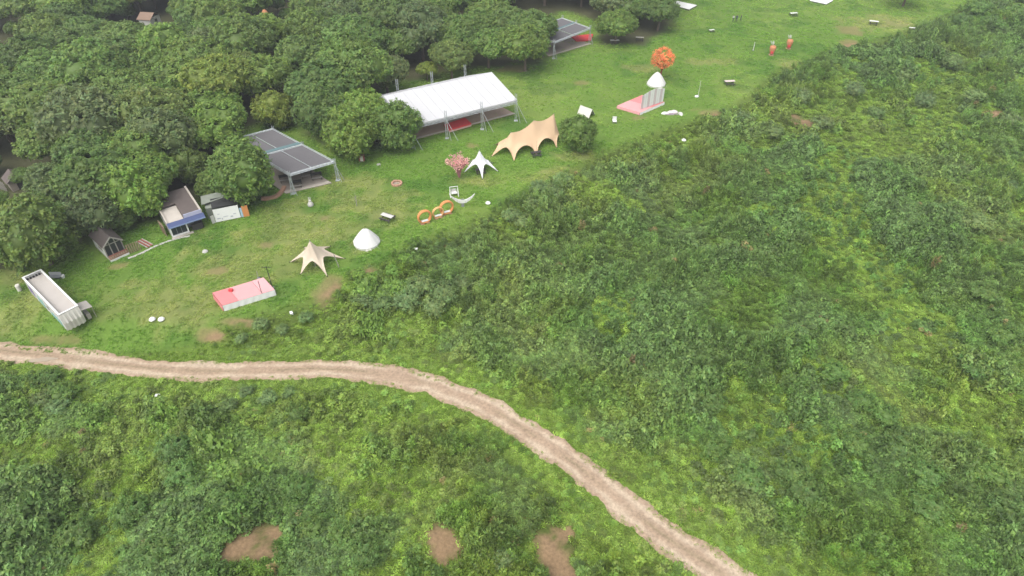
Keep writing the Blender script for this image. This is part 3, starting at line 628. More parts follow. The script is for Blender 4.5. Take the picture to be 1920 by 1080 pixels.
# ---- little gabled cabin
o_ = G(209, 492); Lf, FR = frame(o_, o_ + Vector((math.cos(.83), math.sin(.83), 0))); Wc, Lc, D = 2.5, 4.9, .95
t, N = root('gabled_cabin', 'small dark-roofed cabin with glazed gable front and little deck', 'cabin', Lf(Wc / 2, Lc / 2))
for v in (D, 0):
    pass
N().slab([Lf(0, D + .1), Lf(.08, D + .1), Lf(.08, Lc), Lf(0, Lc)], .3, 2.2).build('wall', WHITE, t)
N().slab([Lf(Wc - .08, D + .1), Lf(Wc, D + .1), Lf(Wc, Lc), Lf(Wc - .08, Lc)], .3, 2.2).build('wall', WHITE2, t)
b = N(); b.hexa([Lf(.08, Lc - .1, .3), Lf(Wc - .08, Lc - .1, .3), Lf(Wc - .08, Lc, .3), Lf(.08, Lc, .3), Lf(.08, Lc - .1, 2.2), Lf(Wc - .08, Lc - .1, 2.2), Lf(Wc - .08, Lc, 2.2), Lf(.08, Lc, 2.2)])
b.slab([Lf(.08, Lc - .1), Lf(Wc / 2, Lc - .1), Lf(Wc / 2, Lc), Lf(.08, Lc)], 2.2, 2.21); b.build('rear_wall', WHITE2, t)
N().slab([Lf(0, 0), Lf(Wc, 0), Lf(Wc, Lc), Lf(0, Lc)], 0.0, .3).build('base', CONC_L, t)
for k in range(6): N().slab([Lf(.02, .02 + k * .155), Lf(Wc - .02, .02 + k * .155), Lf(Wc - .02, .16 + k * .155), Lf(.02, .16 + k * .155)], .303, .34).build('deck_board', TIMBER, t)
ro = t
for sg in (0, 1):
    x0, x1 = (-.12, Wc / 2) if sg == 0 else (Wc / 2, Wc + .12); z0, z1 = (2.12, 3.3) if sg == 0 else (3.3, 2.12)
    N().plate([Lf(x0, D - .35, z0), Lf(x1, D - .35, z1), Lf(x1, Lc + .25, z1), Lf(x0, Lc + .25, z0)], .09).build('roof_slope', DARKROOF, t)
    N().hexa([Lf(x0, D - .42, z0 - .1), Lf(x1, D - .42, z1 - .1), Lf(x1, D - .352, z1 - .1), Lf(x0, D - .352, z0 - .1), Lf(x0, D - .42, z0 + .12), Lf(x1, D - .42, z1 + .12), Lf(x1, D - .352, z1 + .12), Lf(x0, D - .352, z0 + .12)]).build('barge_board', GREYW, t)
xs_ = [.08, .86, 1.64, Wc - .08]
for k in range(3):
    za, zb = [2.2 + 1.0 * (1 - abs(2 * q / Wc - 1)) for q in (xs_[k] + .07, xs_[k + 1] - .07)]
    ps = N(); pa, pb = xs_[k] + .07, xs_[k + 1] - .07
    ps.hexa([Lf(pa, D + .02, .45), Lf(pb, D + .02, .45), Lf(pb, D + .06, .45), Lf(pa, D + .06, .45), Lf(pa, D + .02, za - .1), Lf(pb, D + .02, zb - .1), Lf(pb, D + .06, zb - .1), Lf(pa, D + .06, za - .1)]).build('glass_pane', GLASS, t)
for q in xs_: N().box(Lf(q, D, 1.3 + .25 * (1 - abs(2 * q / Wc - 1)) * 2), (.12, .12, 2.0 + (1 - abs(2 * q / Wc - 1)) * 1.0), FR).build('mullion', GREYW, t)
N().box(Lf(Wc / 2, D, 2.15), (Wc - .2, .1, .1), FR).build('transom', GREYW, t)
for k in range(9): N().box(Lf(.1 + k * (Wc - .2) / 8, .06, .62), (.05, .05, .56), FR).build('baluster', REDW, t)
N().box(Lf(Wc / 2, .06, .93), (Wc, .09, .07), FR).build('handrail', REDW, t)
N().box(Lf(Wc / 2, -.03, .16), (Wc + .1, .05, .3), FR).build('white_skirting', WHITE, t)
N().box(Lf(-.03, 2.4, 1.4), (.03, 1.3, .8), FR).build('side_window', GREYW, t)
# timber fence stubs and plank pile behind the cabin
for k in range(6):
    p = G(243 + k * 4.2, 476 - k * 1.6); o = MB(p).box(p + V((0, 0, .75)), (.16, .1, 1.5)).build('timber_post', TIMBER, loc=p); tag(o, f'{["first", "second", "third", "fourth", "fifth", "sixth"][k]} upright timber post counting right from the cabin', 'post', 'timber posts beside the cabin')
A, B = G(262, 451), G(290, 466); Lg, FG = frame(A, B)
t, N = root('plank_pile', 'low pile of reddish planks on the grass between cabin and shop', 'planks', Lg(1.4, 0))
for k in range(5): N().box(Lg(1.3 + .1 * (k % 2), -.5 + k * .22, .08 + .05 * (k % 2)), (2.6, .18, .09), FG).build('plank', REDW if k % 2 else GREYW, t)
# narrow stone path from the cabin to the shop
pp = [G(240, 485), G(262, 477), G(288, 464), G(318, 452), G(340, 446), G(356, 443)]; sp = spline([tuple(q) for q in pp], 8)
po = thing('stone_path', 'narrow pale stone path from the cabin to the shop', 'path', V((*sp[20][:2], 0))); po['kind'] = 'structure'
for k in range(len(sp) - 1):
    q0, q1 = V(sp[k]), V(sp[k + 1]); L2, F2 = frame(q0, q1); ln = (q1 - q0).length
    MB(sp[20] * np.array((1, 1, 0))).box(L2(ln / 2, rnd.uniform(-.03, .03), .03), (ln * .9, .34 + rnd.uniform(-.05, .05), .12), F2 @ Matrix.Rotation(rnd.uniform(-.06, .06), 3, 'Z')).build('paving_stone', STONE, po)

# ---- blue-awning shop
o_ = G(324, 447); Lf, FR = frame(o_, o_ + Vector((math.cos(.62), math.sin(.62), 0))); Ws, Ls = 4.7, 8.2; wl = 2.3
t, N = root('kiosk_shop', 'flat-roofed kiosk with blue awning and white shop window', 'building', Lf(Ws / 2, Ls / 2))
N().slab([Lf(-.1, -.5), Lf(Ws * .62, -.5), Lf(Ws * .62, 0), Lf(-.1, 0)], 0, .14).build('front_step', CONC_L, t)
N().slab([Lf(0, .15), Lf(.12, .15), Lf(.12, Ls), Lf(0, Ls)], 0, 2.35).build('side_wall', WHITE2, t)
N().slab([Lf(Ws - .12, 1.4), Lf(Ws, 1.4), Lf(Ws, Ls), Lf(Ws - .12, Ls)], 0, 2.6).build('side_wall', SHADOWT, t)
N().slab([Lf(.12, Ls - .12), Lf(Ws - .12, Ls - .12), Lf(Ws - .12, Ls), Lf(.12, Ls)], 0, 2.6).build('rear_wall', WHITE2, t)
N().slab([Lf(wl, 1.4), Lf(Ws - .12, 1.4), Lf(Ws - .12, 1.52), Lf(wl, 1.52)], 0, 2.3).build('porch_wall', BLACKW, t)
N().slab([Lf(0, .1), Lf(wl, .1), Lf(wl, 4.4), Lf(0, 4.4)], 2.36, 2.46).build('terrace_roof', mat('pale_terrace', (.44, .40, .35), .9, .2, .9), t)
N().slab([Lf(-.08, 0), Lf(.14, 0), Lf(.14, Ls), Lf(-.08, Ls)], 2.465, 2.66).build('parapet', CONC_L, t)
N().slab([Lf(wl + .02, .1), Lf(Ws, .1), Lf(Ws, Ls), Lf(.1, Ls), Lf(.1, 4.42), Lf(wl + .02, 4.42)], 2.62, 2.78).build('main_roof', BROWNROOF, t)
N().slab([Lf(Ws + .003, .0), Lf(Ws + .26, .0), Lf(Ws + .26, Ls), Lf(Ws + .003, Ls)], 2.3, 2.98).build('roof_edge', CONC_L, t)
N().box(Lf((wl + Ws) / 2 + .1, .02, 2.85), (Ws - wl + .1, .1, .62), FR).build('sign_board', LILAC, t)
N().plate([Lf(-.1, -.6, 2.12), Lf(Ws + .35, -.6, 2.12), Lf(Ws + .35, -.02, 2.55), Lf(-.1, -.02, 2.55)], .05).build('awning', BLUE, t)
N().slab([Lf(-.1, -.65), Lf(Ws + .35, -.65), Lf(Ws + .35, -.605), Lf(-.1, -.605)], 1.95, 2.15).build('awning_valance', mat('pale_blue_trim', (.22, .28, .46), .7), t)
wn = N().slab([Lf(.14, .03), Lf(wl, .03), Lf(wl, .1), Lf(.14, .1)], .35, 1.95).build('shop_window', GLASS, t)
for (x0, x1, z0, z1) in ((.02, wl + .14, .15, .38), (.02, wl + .14, 1.93, 2.12), (.02, .2, .38, 1.93), (wl - .06, wl + .14, .38, 1.93)): N().slab([Lf(x0, -.05), Lf(x1, -.05), Lf(x1, .028), Lf(x0, .028)], z0, z1).build('window_frame', WHITE, wn)
for q in (.85, 1.5): N().slab([Lf(q, -.02), Lf(q + .06, -.02), Lf(q + .06, .028), Lf(q, .028)], .38, 1.93).build('window_bar', GREY, wn)
N().box(Lf(3.1, 1.35, 1.0), (.9, .06, 2.0), FR).build('door', GREY, t); N().box(Lf(Ws - .2, .2, 1.2), (.12, .12, 2.4), FR).build('porch_post', BLACK, t); N().box(Lf(3.7, .3, .5), (1.4, .5, 1.0), FR).build('bar_counter', BLACKW, t)
for k in range(3): N().box(Lf(-.55 - .1 * k, 1.6 + .5 * k, .8), (.08, 1.5, 1.6), FR).build('side_screen', TIMBER, t)

# ---- dark shed and the white banner boards in front of it
A, B = G(401, 419), G(449, 409); Lf, FR = frame(A, B)
t, N = root('storage_shed', 'low grey-green shed with dark roof behind the white banner', 'shed', Lf(1.5, 2.6))
N().slab([Lf(-.6, 1.4), Lf(3.6, 1.4), Lf(3.6, 4.6), Lf(-.6, 4.6)], 0, 1.9).build('wall', SHADOWT, t)
N().plate([Lf(.3, .9, 1.95), Lf(4.0, .9, 1.95), Lf(4.0, 3.0, 2.35), Lf(.3, 3.0, 2.35)], .08).build('front_roof', BLACK, t)
N().plate([Lf(-1.0, 2.0, 2.25), Lf(3.7, 3.02, 2.45), Lf(3.7, 5.0, 2.2), Lf(-1.0, 5.0, 2.0)], .08).build('rear_roof', SHADOWT, t)
for u in (-.8, 3.6): N().tube([Lf(u, 1.1), Lf(u, 1.1, 1.95)], .05, 5).build('post', BLACK, t)
t, N = root('banner_board', 'white printed banner board standing on the lawn before the shed', 'banner', Lf(1.9, 0))
bn = N().hexa([Lf(.35, -.03, .12), Lf(3.9, -.03, .12), Lf(3.9, .03, .12), Lf(.35, .03, .12), Lf(.35, .25, 2.1), Lf(3.9, .25, 2.1), Lf(3.9, .31, 2.1), Lf(.35, .31, 2.1)]).build('printed_panel', WHITE, t)
for k, (u, z, w, h) in enumerate(((.9, .62, .5, .18), (1.35, .45, .16, .4), (1.9, .75, .7, .12), (2.7, .55, .35, .3), (1.0, 1.3, .3, .12), (3.2, .9, .4, .14))):
    N().box(Lf(u, -.055 + .14 * z, z), (w, .012, h), FR).build('print_mark', mat('pale_grey_print', (.40, .41, .45), .7), bn)
N().box(Lf(.05, -.1, .75), (.5, .06, 1.3), FR @ Matrix.Rotation(.35, 3, 'Z')).build('side_panel', WHITE2, t)
for u in (.5, 2.1, 3.8): N().tube([Lf(u, 1.0), Lf(u, .3, 1.9)], .03, 4).build('prop', GREYW, t)
t, N = root('display_board', 'orange upright panel with pale blue edge right of the white banner', 'board', Lf(4.5, 0))
N().box(Lf(4.75, .05, .95), (.85, .08, 1.9), FR).build('orange_board', ORANGE, t); N().box(Lf(4.15, .05, .85), (.3, .08, 1.6), FR).build('blue_board', LBLUE, t); N().box(Lf(4.5, .5, .1), (1.1, .9, .2), FR).build('foot', TERRA, t)

# ---- truss towers and netted pavilions
def tower(N, p, h, out=None, parent=None, w=.3):
    b = N(); p = V((p.x, p.y, 0)); b.truss(p, p + V((0, 0, h)), w, .03, .55); o = b.build('truss_tower', STEEL, parent)
    N().box(p + V((0, 0, .04)), (.7, .7, .08)).build('base_plate', STEEL, o)
    if out is not None:
        for q in out: N().tube([p + V((0, 0, h * .72)), p + q], .04, 4).build('brace', STEEL, o)
def pavilion(label, P, z, floor, bays, tower_h, seed):
    # P: roof corners front right, front left, back left, back right
    fr, fl, bl, br = P; c = (fr + fl + bl + br) / 4; c = V((c.x, c.y, 0))
    t, N = root('netted_pavilion', label, 'pavilion', c)
    nb, ncol = bays; S = lambda u, v: fl.lerp(fr, u).lerp(bl.lerp(br, u), v)
    N().slab([V((q.x, q.y, 0)) for q in floor], .0, .12).build('floor_slab', CONC, t)
    e = [(floor[k] - V((floor[k].x, floor[k].y, 0)), 0) for k in range(1)]
    N().slab([floor[1].lerp(c, .002), floor[0].lerp(c, .002), floor[0].lerp(floor[3], .05), floor[1].lerp(floor[2], .05)], .122, .15).build('slab_edge', CONC_L, t)
    for j in range(nb):
        for i in range(ncol):
            g = .018; u0, u1, v0, v1 = i / ncol + g, (i + 1) / ncol - g, j / nb + g, (j + 1) / nb - g; nn_ = 6
            m = N(); base = len(m.v); pts = [[S(u0 + (u1 - u0) * a / nn_, v0 + (v1 - v0) * b / nn_) + V((0, 0, -.16 * math.sin(math.pi * a / nn_) * math.sin(math.pi * b / nn_))) for a in range(nn_ + 1)] for b in range(nn_ + 1)]
            for b in range(nn_):
                for a in range(nn_): m.poly([pts[b][a], pts[b][a + 1], pts[b + 1][a + 1], pts[b + 1][a]])
            m.build('net_panel', NET, t, True)
    for j in range(nb + 1):
        N().truss(S(-.01, j / nb) + V((0, 0, -.08)), S(1.01, j / nb) + V((0, 0, -.08)), .26, .045, .6).build('beam', STEEL, t)
    for u in (0, 1): N().truss(S(u, 0) + V((0, 0, -.08)), S(u, 1) + V((0, 0, -.08)), .26, .045, .6).build('beam', STEEL, t)
    for i in range(1, ncol): N().box((S(i / ncol, 0) + S(i / ncol, 1)) / 2 + V((0, 0, .02)), (.09, (S(i / ncol, 0) - S(i / ncol, 1)).length, .06), frame(S(i / ncol, 0), S(i / ncol, 1))[1] @ Matrix.Rotation(math.pi / 2, 3, 'Z')).build('purlin', STEEL, t)
    for j in range(1, nb):
        q = [S(.02, j / nb + .012), S(.99, j / nb + .012), S(.99, j / nb + .06), S(.02, j / nb + .06)]; N().plate([k + V((0, 0, .1)) for k in q], .04).build('rolled_tarp', TEAL, t)
    d0 = (fr - fl).normalized(); d1 = (fl - bl).normalized(); d0.z = d1.z = 0
    for j in range(nb + 1):
        for u in (0, 1):
            s_ = 1 if u else -1; o = d0 * s_ * .9
            out = [o + d1 * .2] if j else [d0 * s_ * .75 + d1 * .5, d1 * 1.0]
            tower(N, S(u + s_ * .012, j / nb), tower_h, out, t)
    return t, N, S
z = 3.45
fr, fl, br = G(626, 303, z), G(543, 327, z), G(511, 242, z); bl = br + (fl - fr)
t, N, S = pavilion('grey netted truss pavilion with concrete floor beside the bright tree', (fr, fl, bl, br), z, [G(622, 344), G(536, 364), V((bl.x, bl.y, 0)), V((br.x, br.y, 0))], (2, 2), 4.0, 1)
z = 3.6
fr, br = G(1106, 53, z), G(1054, 34, z); fl = G(1040, 79, z); bl = br + (fl - fr)
t2, N2, S2 = pavilion('far grey netted truss pavilion with red carpet at the wood edge', (fr, fl, bl, br), z, [G(1108, 83), G(1030, 106), V((bl.x, bl.y, 0)), V((br.x, br.y, 0))], (2, 2), 4.3, 2)
q = [G(1112, 66), G(1108, 78), G(1080, 79), G(1070, 70)]; c = sum(q, V()) / 4
o = MB(c).slab(q, .13, .32).build('red_platform', RED, loc=c); tag(o, 'red carpeted platform under the far netted pavilion', 'platform')
# dining sets under the near pavilion
for k, (px, py, rz) in enumerate(((556, 349, .35), (594, 334, .35), (575, 330, .35), (535, 338, .35), (566, 318, .35))):
    p = G(px, py); p.z = .12; t = thing('dining_table', ['dark table at the front left of the netted pavilion', 'dark table at the front right corner of the netted pavilion', 'dark table in the middle of the netted pavilion', 'dark table at the left side of the netted pavilion', 'dark table at the back of the netted pavilion'][k], 'table', p, 'tables under the netted pavilion', rz)
    MB().box((0, 0, .74), (1.8, .8, .05)).build('table_top', BLACKW, t)
    for i in (-.8, .8):
        for j in (-.33, .33): MB().box((i, j, .357), (.06, .06, .714)).build('leg', BLACK, t)
    for sg in (-1, 1):
        b = thing('bench', f'{"front" if sg < 0 else "rear"} pale bench at the {["front left", "front right corner", "middle", "left side", "back"][k]} table of the netted pavilion', 'bench', p + V((-math.sin(rz) * sg * .85, math.cos(rz) * sg * .85, 0)), 'benches under the netted pavilion', rz)
        MB().box((0, 0, .44), (1.7, .32, .05)).build('seat', GREYW, b)
        for i in (-.7, .7): MB().box((i, 0, .208), (.06, .28, .415)).build('leg', BLACK, b)
# curved brick seat by the pavilion corner
A = G(498, 372); pts = [G(490, 377), G(505, 376), G(522, 371), G(533, 361), G(538, 352)]; sp = spline([tuple(q) for q in pts], 5)
t = thing('curved_brick_seat', 'low curved terracotta brick seat at the corner of the netted pavilion', 'seat', V((*sp[8][:2], 0)))
for k in range(len(sp) - 1):
    q0, q1 = V(sp[k]), V(sp[k + 1]); L2, F2 = frame(q0, q1); ln = (q1 - q0).length
    MB(V((*sp[8][:2], 0))).box(L2(ln / 2, .35, .2), (ln * .94, .6, .4), F2).build('brick_block', TERRA, t)

# ---- big white marquee
ze, zr = 4.0, 7.0
rr, rl = G(922, 135, zr), G(719, 180, zr); er = G(970, 187, ze); rvec = rl - rr; el = er + rvec
back = (rr - er); back.z = 0; br_ = V((rr.x, rr.y, ze)) + back * 1.02; bl_ = br_ + rvec
c = (er + el + br_ + bl_) / 4; c.z = 0
t, N = root('white_marquee', 'huge white gable-roofed marquee on truss towers beside the wood', 'marquee', c)
def cloth(N, P, nu, nv, name, m, sag, parent):
    b = N(); S = lambda u, v: P[0].lerp(P[1], u).lerp(P[3].lerp(P[2], u), v); vs = []
    b.v = []; b.f = []
    for j in range(nv + 1):
        for i in range(nu + 1):
            u, v = i / nu, j / nv; s_ = sag * (abs(math.sin(math.pi * u * 3)) * math.sin(math.pi * min(1, v * .9 + .05))); b.v.append(S(u, v) + V((0, 0, -s_)))
    for j in range(nv):
        for i in range(nu): a = j * (nu + 1) + i; b.f.append((a, a + 1, a + nu + 2, a + nu + 1))
    return b.build(name, m, parent, True)
cloth(N, (el, er, rr, rl), 36, 8, 'front_roof_slope', W_FAB, .10, t)
cloth(N, (rl, rr, br_, bl_), 36, 8, 'rear_roof_slope', W_FAB, .10, t)
for k in range(1, 12):                                         # welded seams of the roof sheets
    u = k / 12; sg_ = .10 * abs(math.sin(math.pi * u * 3))
    for (p0, p1) in ((er.lerp(el, u), rr.lerp(rl, u)), (br_.lerp(bl_, u), rr.lerp(rl, u))):
        N().tube([p0.lerp(p1, q) + V((0, 0, .03 - sg_ * math.sin(math.pi * min(1, q * .9 + .05)))) for q in (0, .25, .5, .75, 1)], .035, 4).build('roof_seam', mat('seam_tape', (.44, .44, .45), .8, .05), t)
ev = V((0, 0, -.3)); N().poly([el, er, er + ev, el + ev]).poly([er, rr, rr + ev, er + ev]).poly([rr, br_, br_ + ev, rr + ev]).poly([bl_, br_, br_ + ev, bl_ + ev]).poly([rl, el, el + ev, rl + ev]).poly([bl_, rl, rl + ev, bl_ + ev]).build('valance', W_FAB, t)
outv = -back.normalized()
for k in range(4):
    u = (0.02, .35, .68, 1.0)[k]; p = er.lerp(el, u) + outv * .18; q = br_.lerp(bl_, u) - outv * .18
    tower(N, p, 5.3, [outv * 1.9 - rvec.normalized() * .9, outv * 1.2], t, .34); tower(N, q, 6.2, [-outv * 1.6], t, .34)
    a1, a2 = er.lerp(el, u) + V((0, 0, -.35)), rr.lerp(rl, u) + V((0, 0, -.35)); a3 = br_.lerp(bl_, u) + V((0, 0, -.35))
    N().truss(a1, a2, .3, .03, .7).build('rafter', STEEL, t); N().truss(a2, a3, .3, .03, .7).build('rafter', STEEL, t)
for (p, q) in ((el, er), (bl_, br_)): N().truss(p + V((0, 0, -.5)), q + V((0, 0, -.5)), .3, .03, .7).build('eave_beam', STEEL, t)
fl_ = [G(966, 214), G(738, 272), None, None]; bk = back.normalized() * (back.length * 2 + 1.5); fl_[2] = fl_[1] + bk; fl_[3] = fl_[0] + bk
N().slab(fl_, 0, .1).build('floor_slab', mat('brown_concrete', (.30, .225, .175), .9, .2, .7), t)
N().slab([fl_[1], fl_[0], fl_[0] + back.normalized() * .45, fl_[1] + back.normalized() * .45], .103, .13).build('slab_edge', CONC_L, t)
q = [G(833, 238), G(842, 248), G(884, 236), G(872, 225)]; c = sum(q, V()) / 4
t, N = root('red_stage', 'low red carpeted stage at the front of the white marquee', 'stage', c)
N().slab(q, .1, .5).build('carpet_deck', RED, t); e0, e1 = q[1], q[2]; d = V((0, -1, 0)); N().slab([e0 + d * .03, e0 + d * .35, e1 + d * .35 , e1 + d * .03], .1, .3).build('front_step', mat('pink_step', (.55, .36, .30), .85, .1), t)
# long tables and chairs inside
Lm, FM = frame(er, el); mz = .1
chair0 = None; ang = math.atan2(rvec.y, rvec.x)
ordn = ['first', 'second', 'third', 'fourth', 'fifth', 'sixth']
for k in range(6):
    base = er.lerp(el, .06 + k * .155) + back.normalized() * (back.length * 1.25); base.z = mz
    tt = thing('long_table', f'{ordn[k]} long white table from the open right end of the marquee', 'table', base, 'long tables in the marquee', ang)
    MB().box((0, 0, .74), (.8, 4.6, .04)).build('table_top', WHITE, tt)
    for j in (-2, 0, 2):
        for i in (-.33, .33): MB().box((i, j, .36), (.05, .05, .72)).build('leg', STEEL, tt)
    for j in range(4):
        for sg in (-1, 1):
            loc = base + FM @ V((sg * .75, -1.7 + j * 1.15, 0))
            if chair0 is None:
                ch = thing('banquet_chair', '', 'chair', loc, 'chairs in the marquee', ang)
                MB().box((0, 0, .44), (.4, .4, .05)).build('seat', WHITE2, ch); MB().box((.19, 0, .7), (.04, .4, .46)).build('backrest', WHITE2, ch)
                for i in (-.17, .17):
                    for q in (-.17, .17): MB().box((i, q, .207), (.035, .035, .414)).build('leg', WHITE2, ch)
                chair0 = ch
            else: ch = copy_tree(chair0)
            ch.location = loc; ch.rotation_euler = (0, 0, ang + (0 if sg > 0 else math.pi)); ch['label'] = f'white chair drawn up to the {ordn[k]} long table of the marquee'; ch['group'] = f'chairs at the {ordn[k]} marquee table'

# ---- stretched canopies
def canopy(name, label, tips, skel, valley, m, poles, cat='canopy', conc=1.7, nb=8, inset=.5, sub=8, group=None):
    """tips: ground points in order round the canopy; skel: for each tip the ridge point above it; valley: (height, pull towards the ridge) of the scalloped edge between tips"""
    n = len(tips); c = sum(tips, V()) / n; c.z = 0; t, N = root(name, label, cat, c, group); b = N(); rows = []
    for i in range(n):
        a, d = tips[i], tips[(i + 1) % n]; sa, sd2 = skel[i], skel[(i + 1) % n]; zh, pull = valley[i] if isinstance(valley, list) else valley
        for k in range(sub):
            f = k / sub; w = math.sin(math.pi * f) ** .55; sp_ = sa.lerp(sd2, f)
            if (sa - sd2).length > .1: sp_.z -= .6 * math.sin(math.pi * f)
            e = a.lerp(d, f); mid = V((e.x, e.y, 0)).lerp(V((sp_.x, sp_.y, 0)), pull * w); mid.z = a.z + zh * w
            rows.append((sp_, mid))
    for sp_, e in rows:
        for j in range(nb + 1):
            s_ = j / nb; p = sp_.lerp(e, s_); p.z = e.z + (sp_.z - e.z) * (1 - s_) ** conc; b.v.append(p)
    R = len(rows)
    for i in range(R):
        for j in range(nb): a = i * (nb + 1) + j; d = ((i + 1) % R) * (nb + 1) + j; b.f.append((a, a + 1, d + 1, d))
    b.build('canopy_cloth', m, t, True)
    for q in poles: N().tube([V((q.x, q.y, 0)), q + V((0, 0, .12))], .05, 6).build('pole', GREYW, t)
    for q in tips:
        d = (q - c).normalized() * .5; N().box(q + V((0, 0, .05)), (.09, .09, .22)).build('peg', BLACK, t)
    return t
# tan star
ap = G(592, 500); ap.z = 4.4
tips = [G(563, 515), G(614, 519), G(647, 485), G(620, 462), G(570, 464), G(543, 492)]
canopy('star_canopy', 'pale tan star-shaped canopy with pointed legs above the pink stage', tips, [ap] * 6, (1.75, .50), PALE_TAN, [ap])
p = G(636, 502); o = MB(p).tube([p, p + V((-.4, .1, 2.2))], .06, 6).build('canopy_prop', GREYW, loc=p); tag(o, 'grey prop pole leaning at the right of the pale tan star canopy', 'pole')
ap = G(900, 318); ap.z = 3.6
canopy('star_canopy', 'white star-shaped canopy beside the pink blossom tree', [G(869, 324), G(905, 337), G(935, 322), G(925, 306), G(880, 304)], [ap] * 5, (1.6, .5), mat('bright_white_fabric', (.68, .68, .70), .8, .02, trans=.1), [ap])
ap1, ap2, ap3 = G(958, 282), G(1000, 267), G(1037, 256)
for q, h in ((ap1, 3.4), (ap2, 4.2), (ap3, 4.4)): q.z = h
canopy('stretch_canopy', 'long three-peaked tan stretch canopy left of the lone round tree', [G(921, 294), G(964, 303), G(1006, 292), G(1044, 278), G(1056, 262), G(1028, 248), G(985, 256), G(928, 272)],
       [ap1, ap1, ap2, ap3, ap3, ap3, ap2, ap1], [(1.5, .45), (1.5, .42), (1.6, .42), (1.2, .3), (1.2, .3), (1.4, .3), (1.4, .3), (1.3, .3)], TAN, [ap1, ap2, ap3])
# ---- bell tents
def bell(px, py, R, h, label, m, n=10, ph=0.0):
    p = G(px, py); t, N = root('bell_tent', label, 'tent', p)
    prof = [(R * .97, .0), (R, .35)] + [(R * (1 - s_) ** .62 + .04, .35 + (h - .35) * s_ ** 1.15) for s_ in (.12, .3, .5, .7, .88, 1.0)]
    b = N(); b.lathe(prof, p, 24, ph)
    for i, q in enumerate(b.v):
        a = math.atan2(q.y - p.y, q.x - p.x); k = 1 - .05 * abs(math.sin(a * n / 2)); b.v[i] = V((p.x + (q.x - p.x) * k, p.y + (q.y - p.y) * k, q.z))
    b.build('tent_cloth', m, t); N().tube([p + V((0, 0, h - .1)), p + V((0, 0, h + .15))], .05, 6).build('pole_tip', GREYW, t)
    d = V((.3, -1, 0)).normalized(); sdv = V((d.y, -d.x, 0)); b = N(); e = p + d * (R + .03)
    b.poly([e - sdv * .45 + V((0, 0, .02)), e + sdv * .45 + V((0, 0, .02)), p + d * (R * .62) + V((0, 0, h * .52))]); b.build('door_flap', CREAM, t)
    for i in range(8):
        a = 2 * math.pi * i / 8 + .2; u = V((math.cos(a), math.sin(a), 0)); N().tube([p + u * R + V((0, 0, .36)), p + u * (R + .5)], .012, 3).build('guy_rope', CREAM, t)
bell(688, 456, 1.95, 2.5, 'white bell tent on the lawn between tan star canopy and rings', mat('bell_white', (.66, .65, .63), .85, .04, trans=.08))
bell(1230, 159, 1.95, 2.7, 'small white bell tent in front of the orange tree', mat('bell_white2', (.66, .65, .63), .85, .04, trans=.08))
# lean-to fabric beside the lone tree
A, B = G(1082, 214), G(1108, 224); Lf, FR = frame(A, B)
t, N = root('ridge_tent', 'small white ridge tent showing behind the lone round tree', 'tent', Lf(1.4, .8))
N().plate([Lf(0, 0, .05), Lf(2.8, 0, .05), Lf(2.8, .9, 1.5), Lf(0, .9, 1.5)], .03).build('front_slope', CREAM, t); N().plate([Lf(0, .94, 1.5), Lf(2.8, .94, 1.5), Lf(2.8, 1.9, .05), Lf(0, 1.9, .05)], .03).build('rear_slope', W_FAB, t)
p = G(1152, 231); t, N = root('garden_chair', 'white chair alone on the grass right of the lone tree', 'chair', p)
N().box(p + V((0, 0, .45)), (.75, .7, .1)).build('seat', WHITE, t); N().box(p + V((0, .36, .8)), (.75, .08, .7)).build('backrest', WHITE, t)
for i in (-.3, .3):
    for j in (-.28, .28): N().box(p + V((i, j, .2)), (.07, .07, .4)).build('leg', GREY, t)
DULLO = mat('dull_orange_paint', (.46, .20, .10), .8, .2, 3)
# ---- pink carpeted stages
def stage(label, q, h, split, skirt_front, seed):
    bl, br, fr, fl = q; c = (bl + br + fr + fl) / 4; c.z = 0; t, N = root('carpeted_stage', label, 'stage', c)
    S = lambda u, v: fl.lerp(fr, u).lerp(bl.lerp(br, u), v); z = lambda p, h_: V((p.x, p.y, h_))
    for k in range(len(split) - 1):
        u0, u1, m = split[k][0], split[k + 1][0], split[k][1]; g = .003
        N().slab([z(S(u0 + g, 0), 0), z(S(u1 - g, 0), 0), z(S(u1 - g, 1), 0), z(S(u0 + g, 1), 0)], h - .12, h + rnd.uniform(-.015, .02)).build('deck_panel', m, t)
    N().slab([z(S(.01, .02), 0), z(S(.99, .02), 0), z(S(.99, .98), 0), z(S(.01, .98), 0)], .02, h - .13).build('under_frame', BLACKW, t)
    for a, b_, m, nm in ((S(0, 0), S(1, 0), skirt_front, 'front_skirt'), (S(1, 0), S(1, 1), skirt_front, 'side_skirt'), (S(1, 1), S(0, 1), CREAM, 'rear_skirt'), (S(0, 1), S(0, 0), split[0][1], 'side_skirt')):
        b = N(); n = 14; d = V(((b_ - a).y, -(b_ - a).x, 0)).normalized()
        for k in range(n):
            p0, p1 = a.lerp(b_, k / n), a.lerp(b_, (k + 1) / n); w0, w1 = .04 + .05 * (k % 2), .04 + .05 * ((k + 1) % 2)
            b.poly([z(p0 + d * (w0 + .03), .04), z(p1 + d * (w1 + .03), .04), z(p1 + d * .02, h - .02), z(p0 + d * .02, h - .02)])
        b.build(nm, m, t)
    return t, N, S
h = .95
q = [G(398, 549, h), G(494, 520, h), G(515, 543, h), G(417, 573, h)]; q = [V((p.x, p.y, 0)) for p in q]
t, N, S = stage('long pink carpeted stage with white skirt at the lawn edge', q, h, [(0, PINK2), (.3, PINK), (.76, mat('pale_pink_carpet', (.62, .33, .335), .85, .08)), (1, None)], WHITE, 1)
p = S(.31, .75); N().box(V((p.x, p.y, h + .16)), (.5, .35, .3)).build('carpet_roll', RED, t)
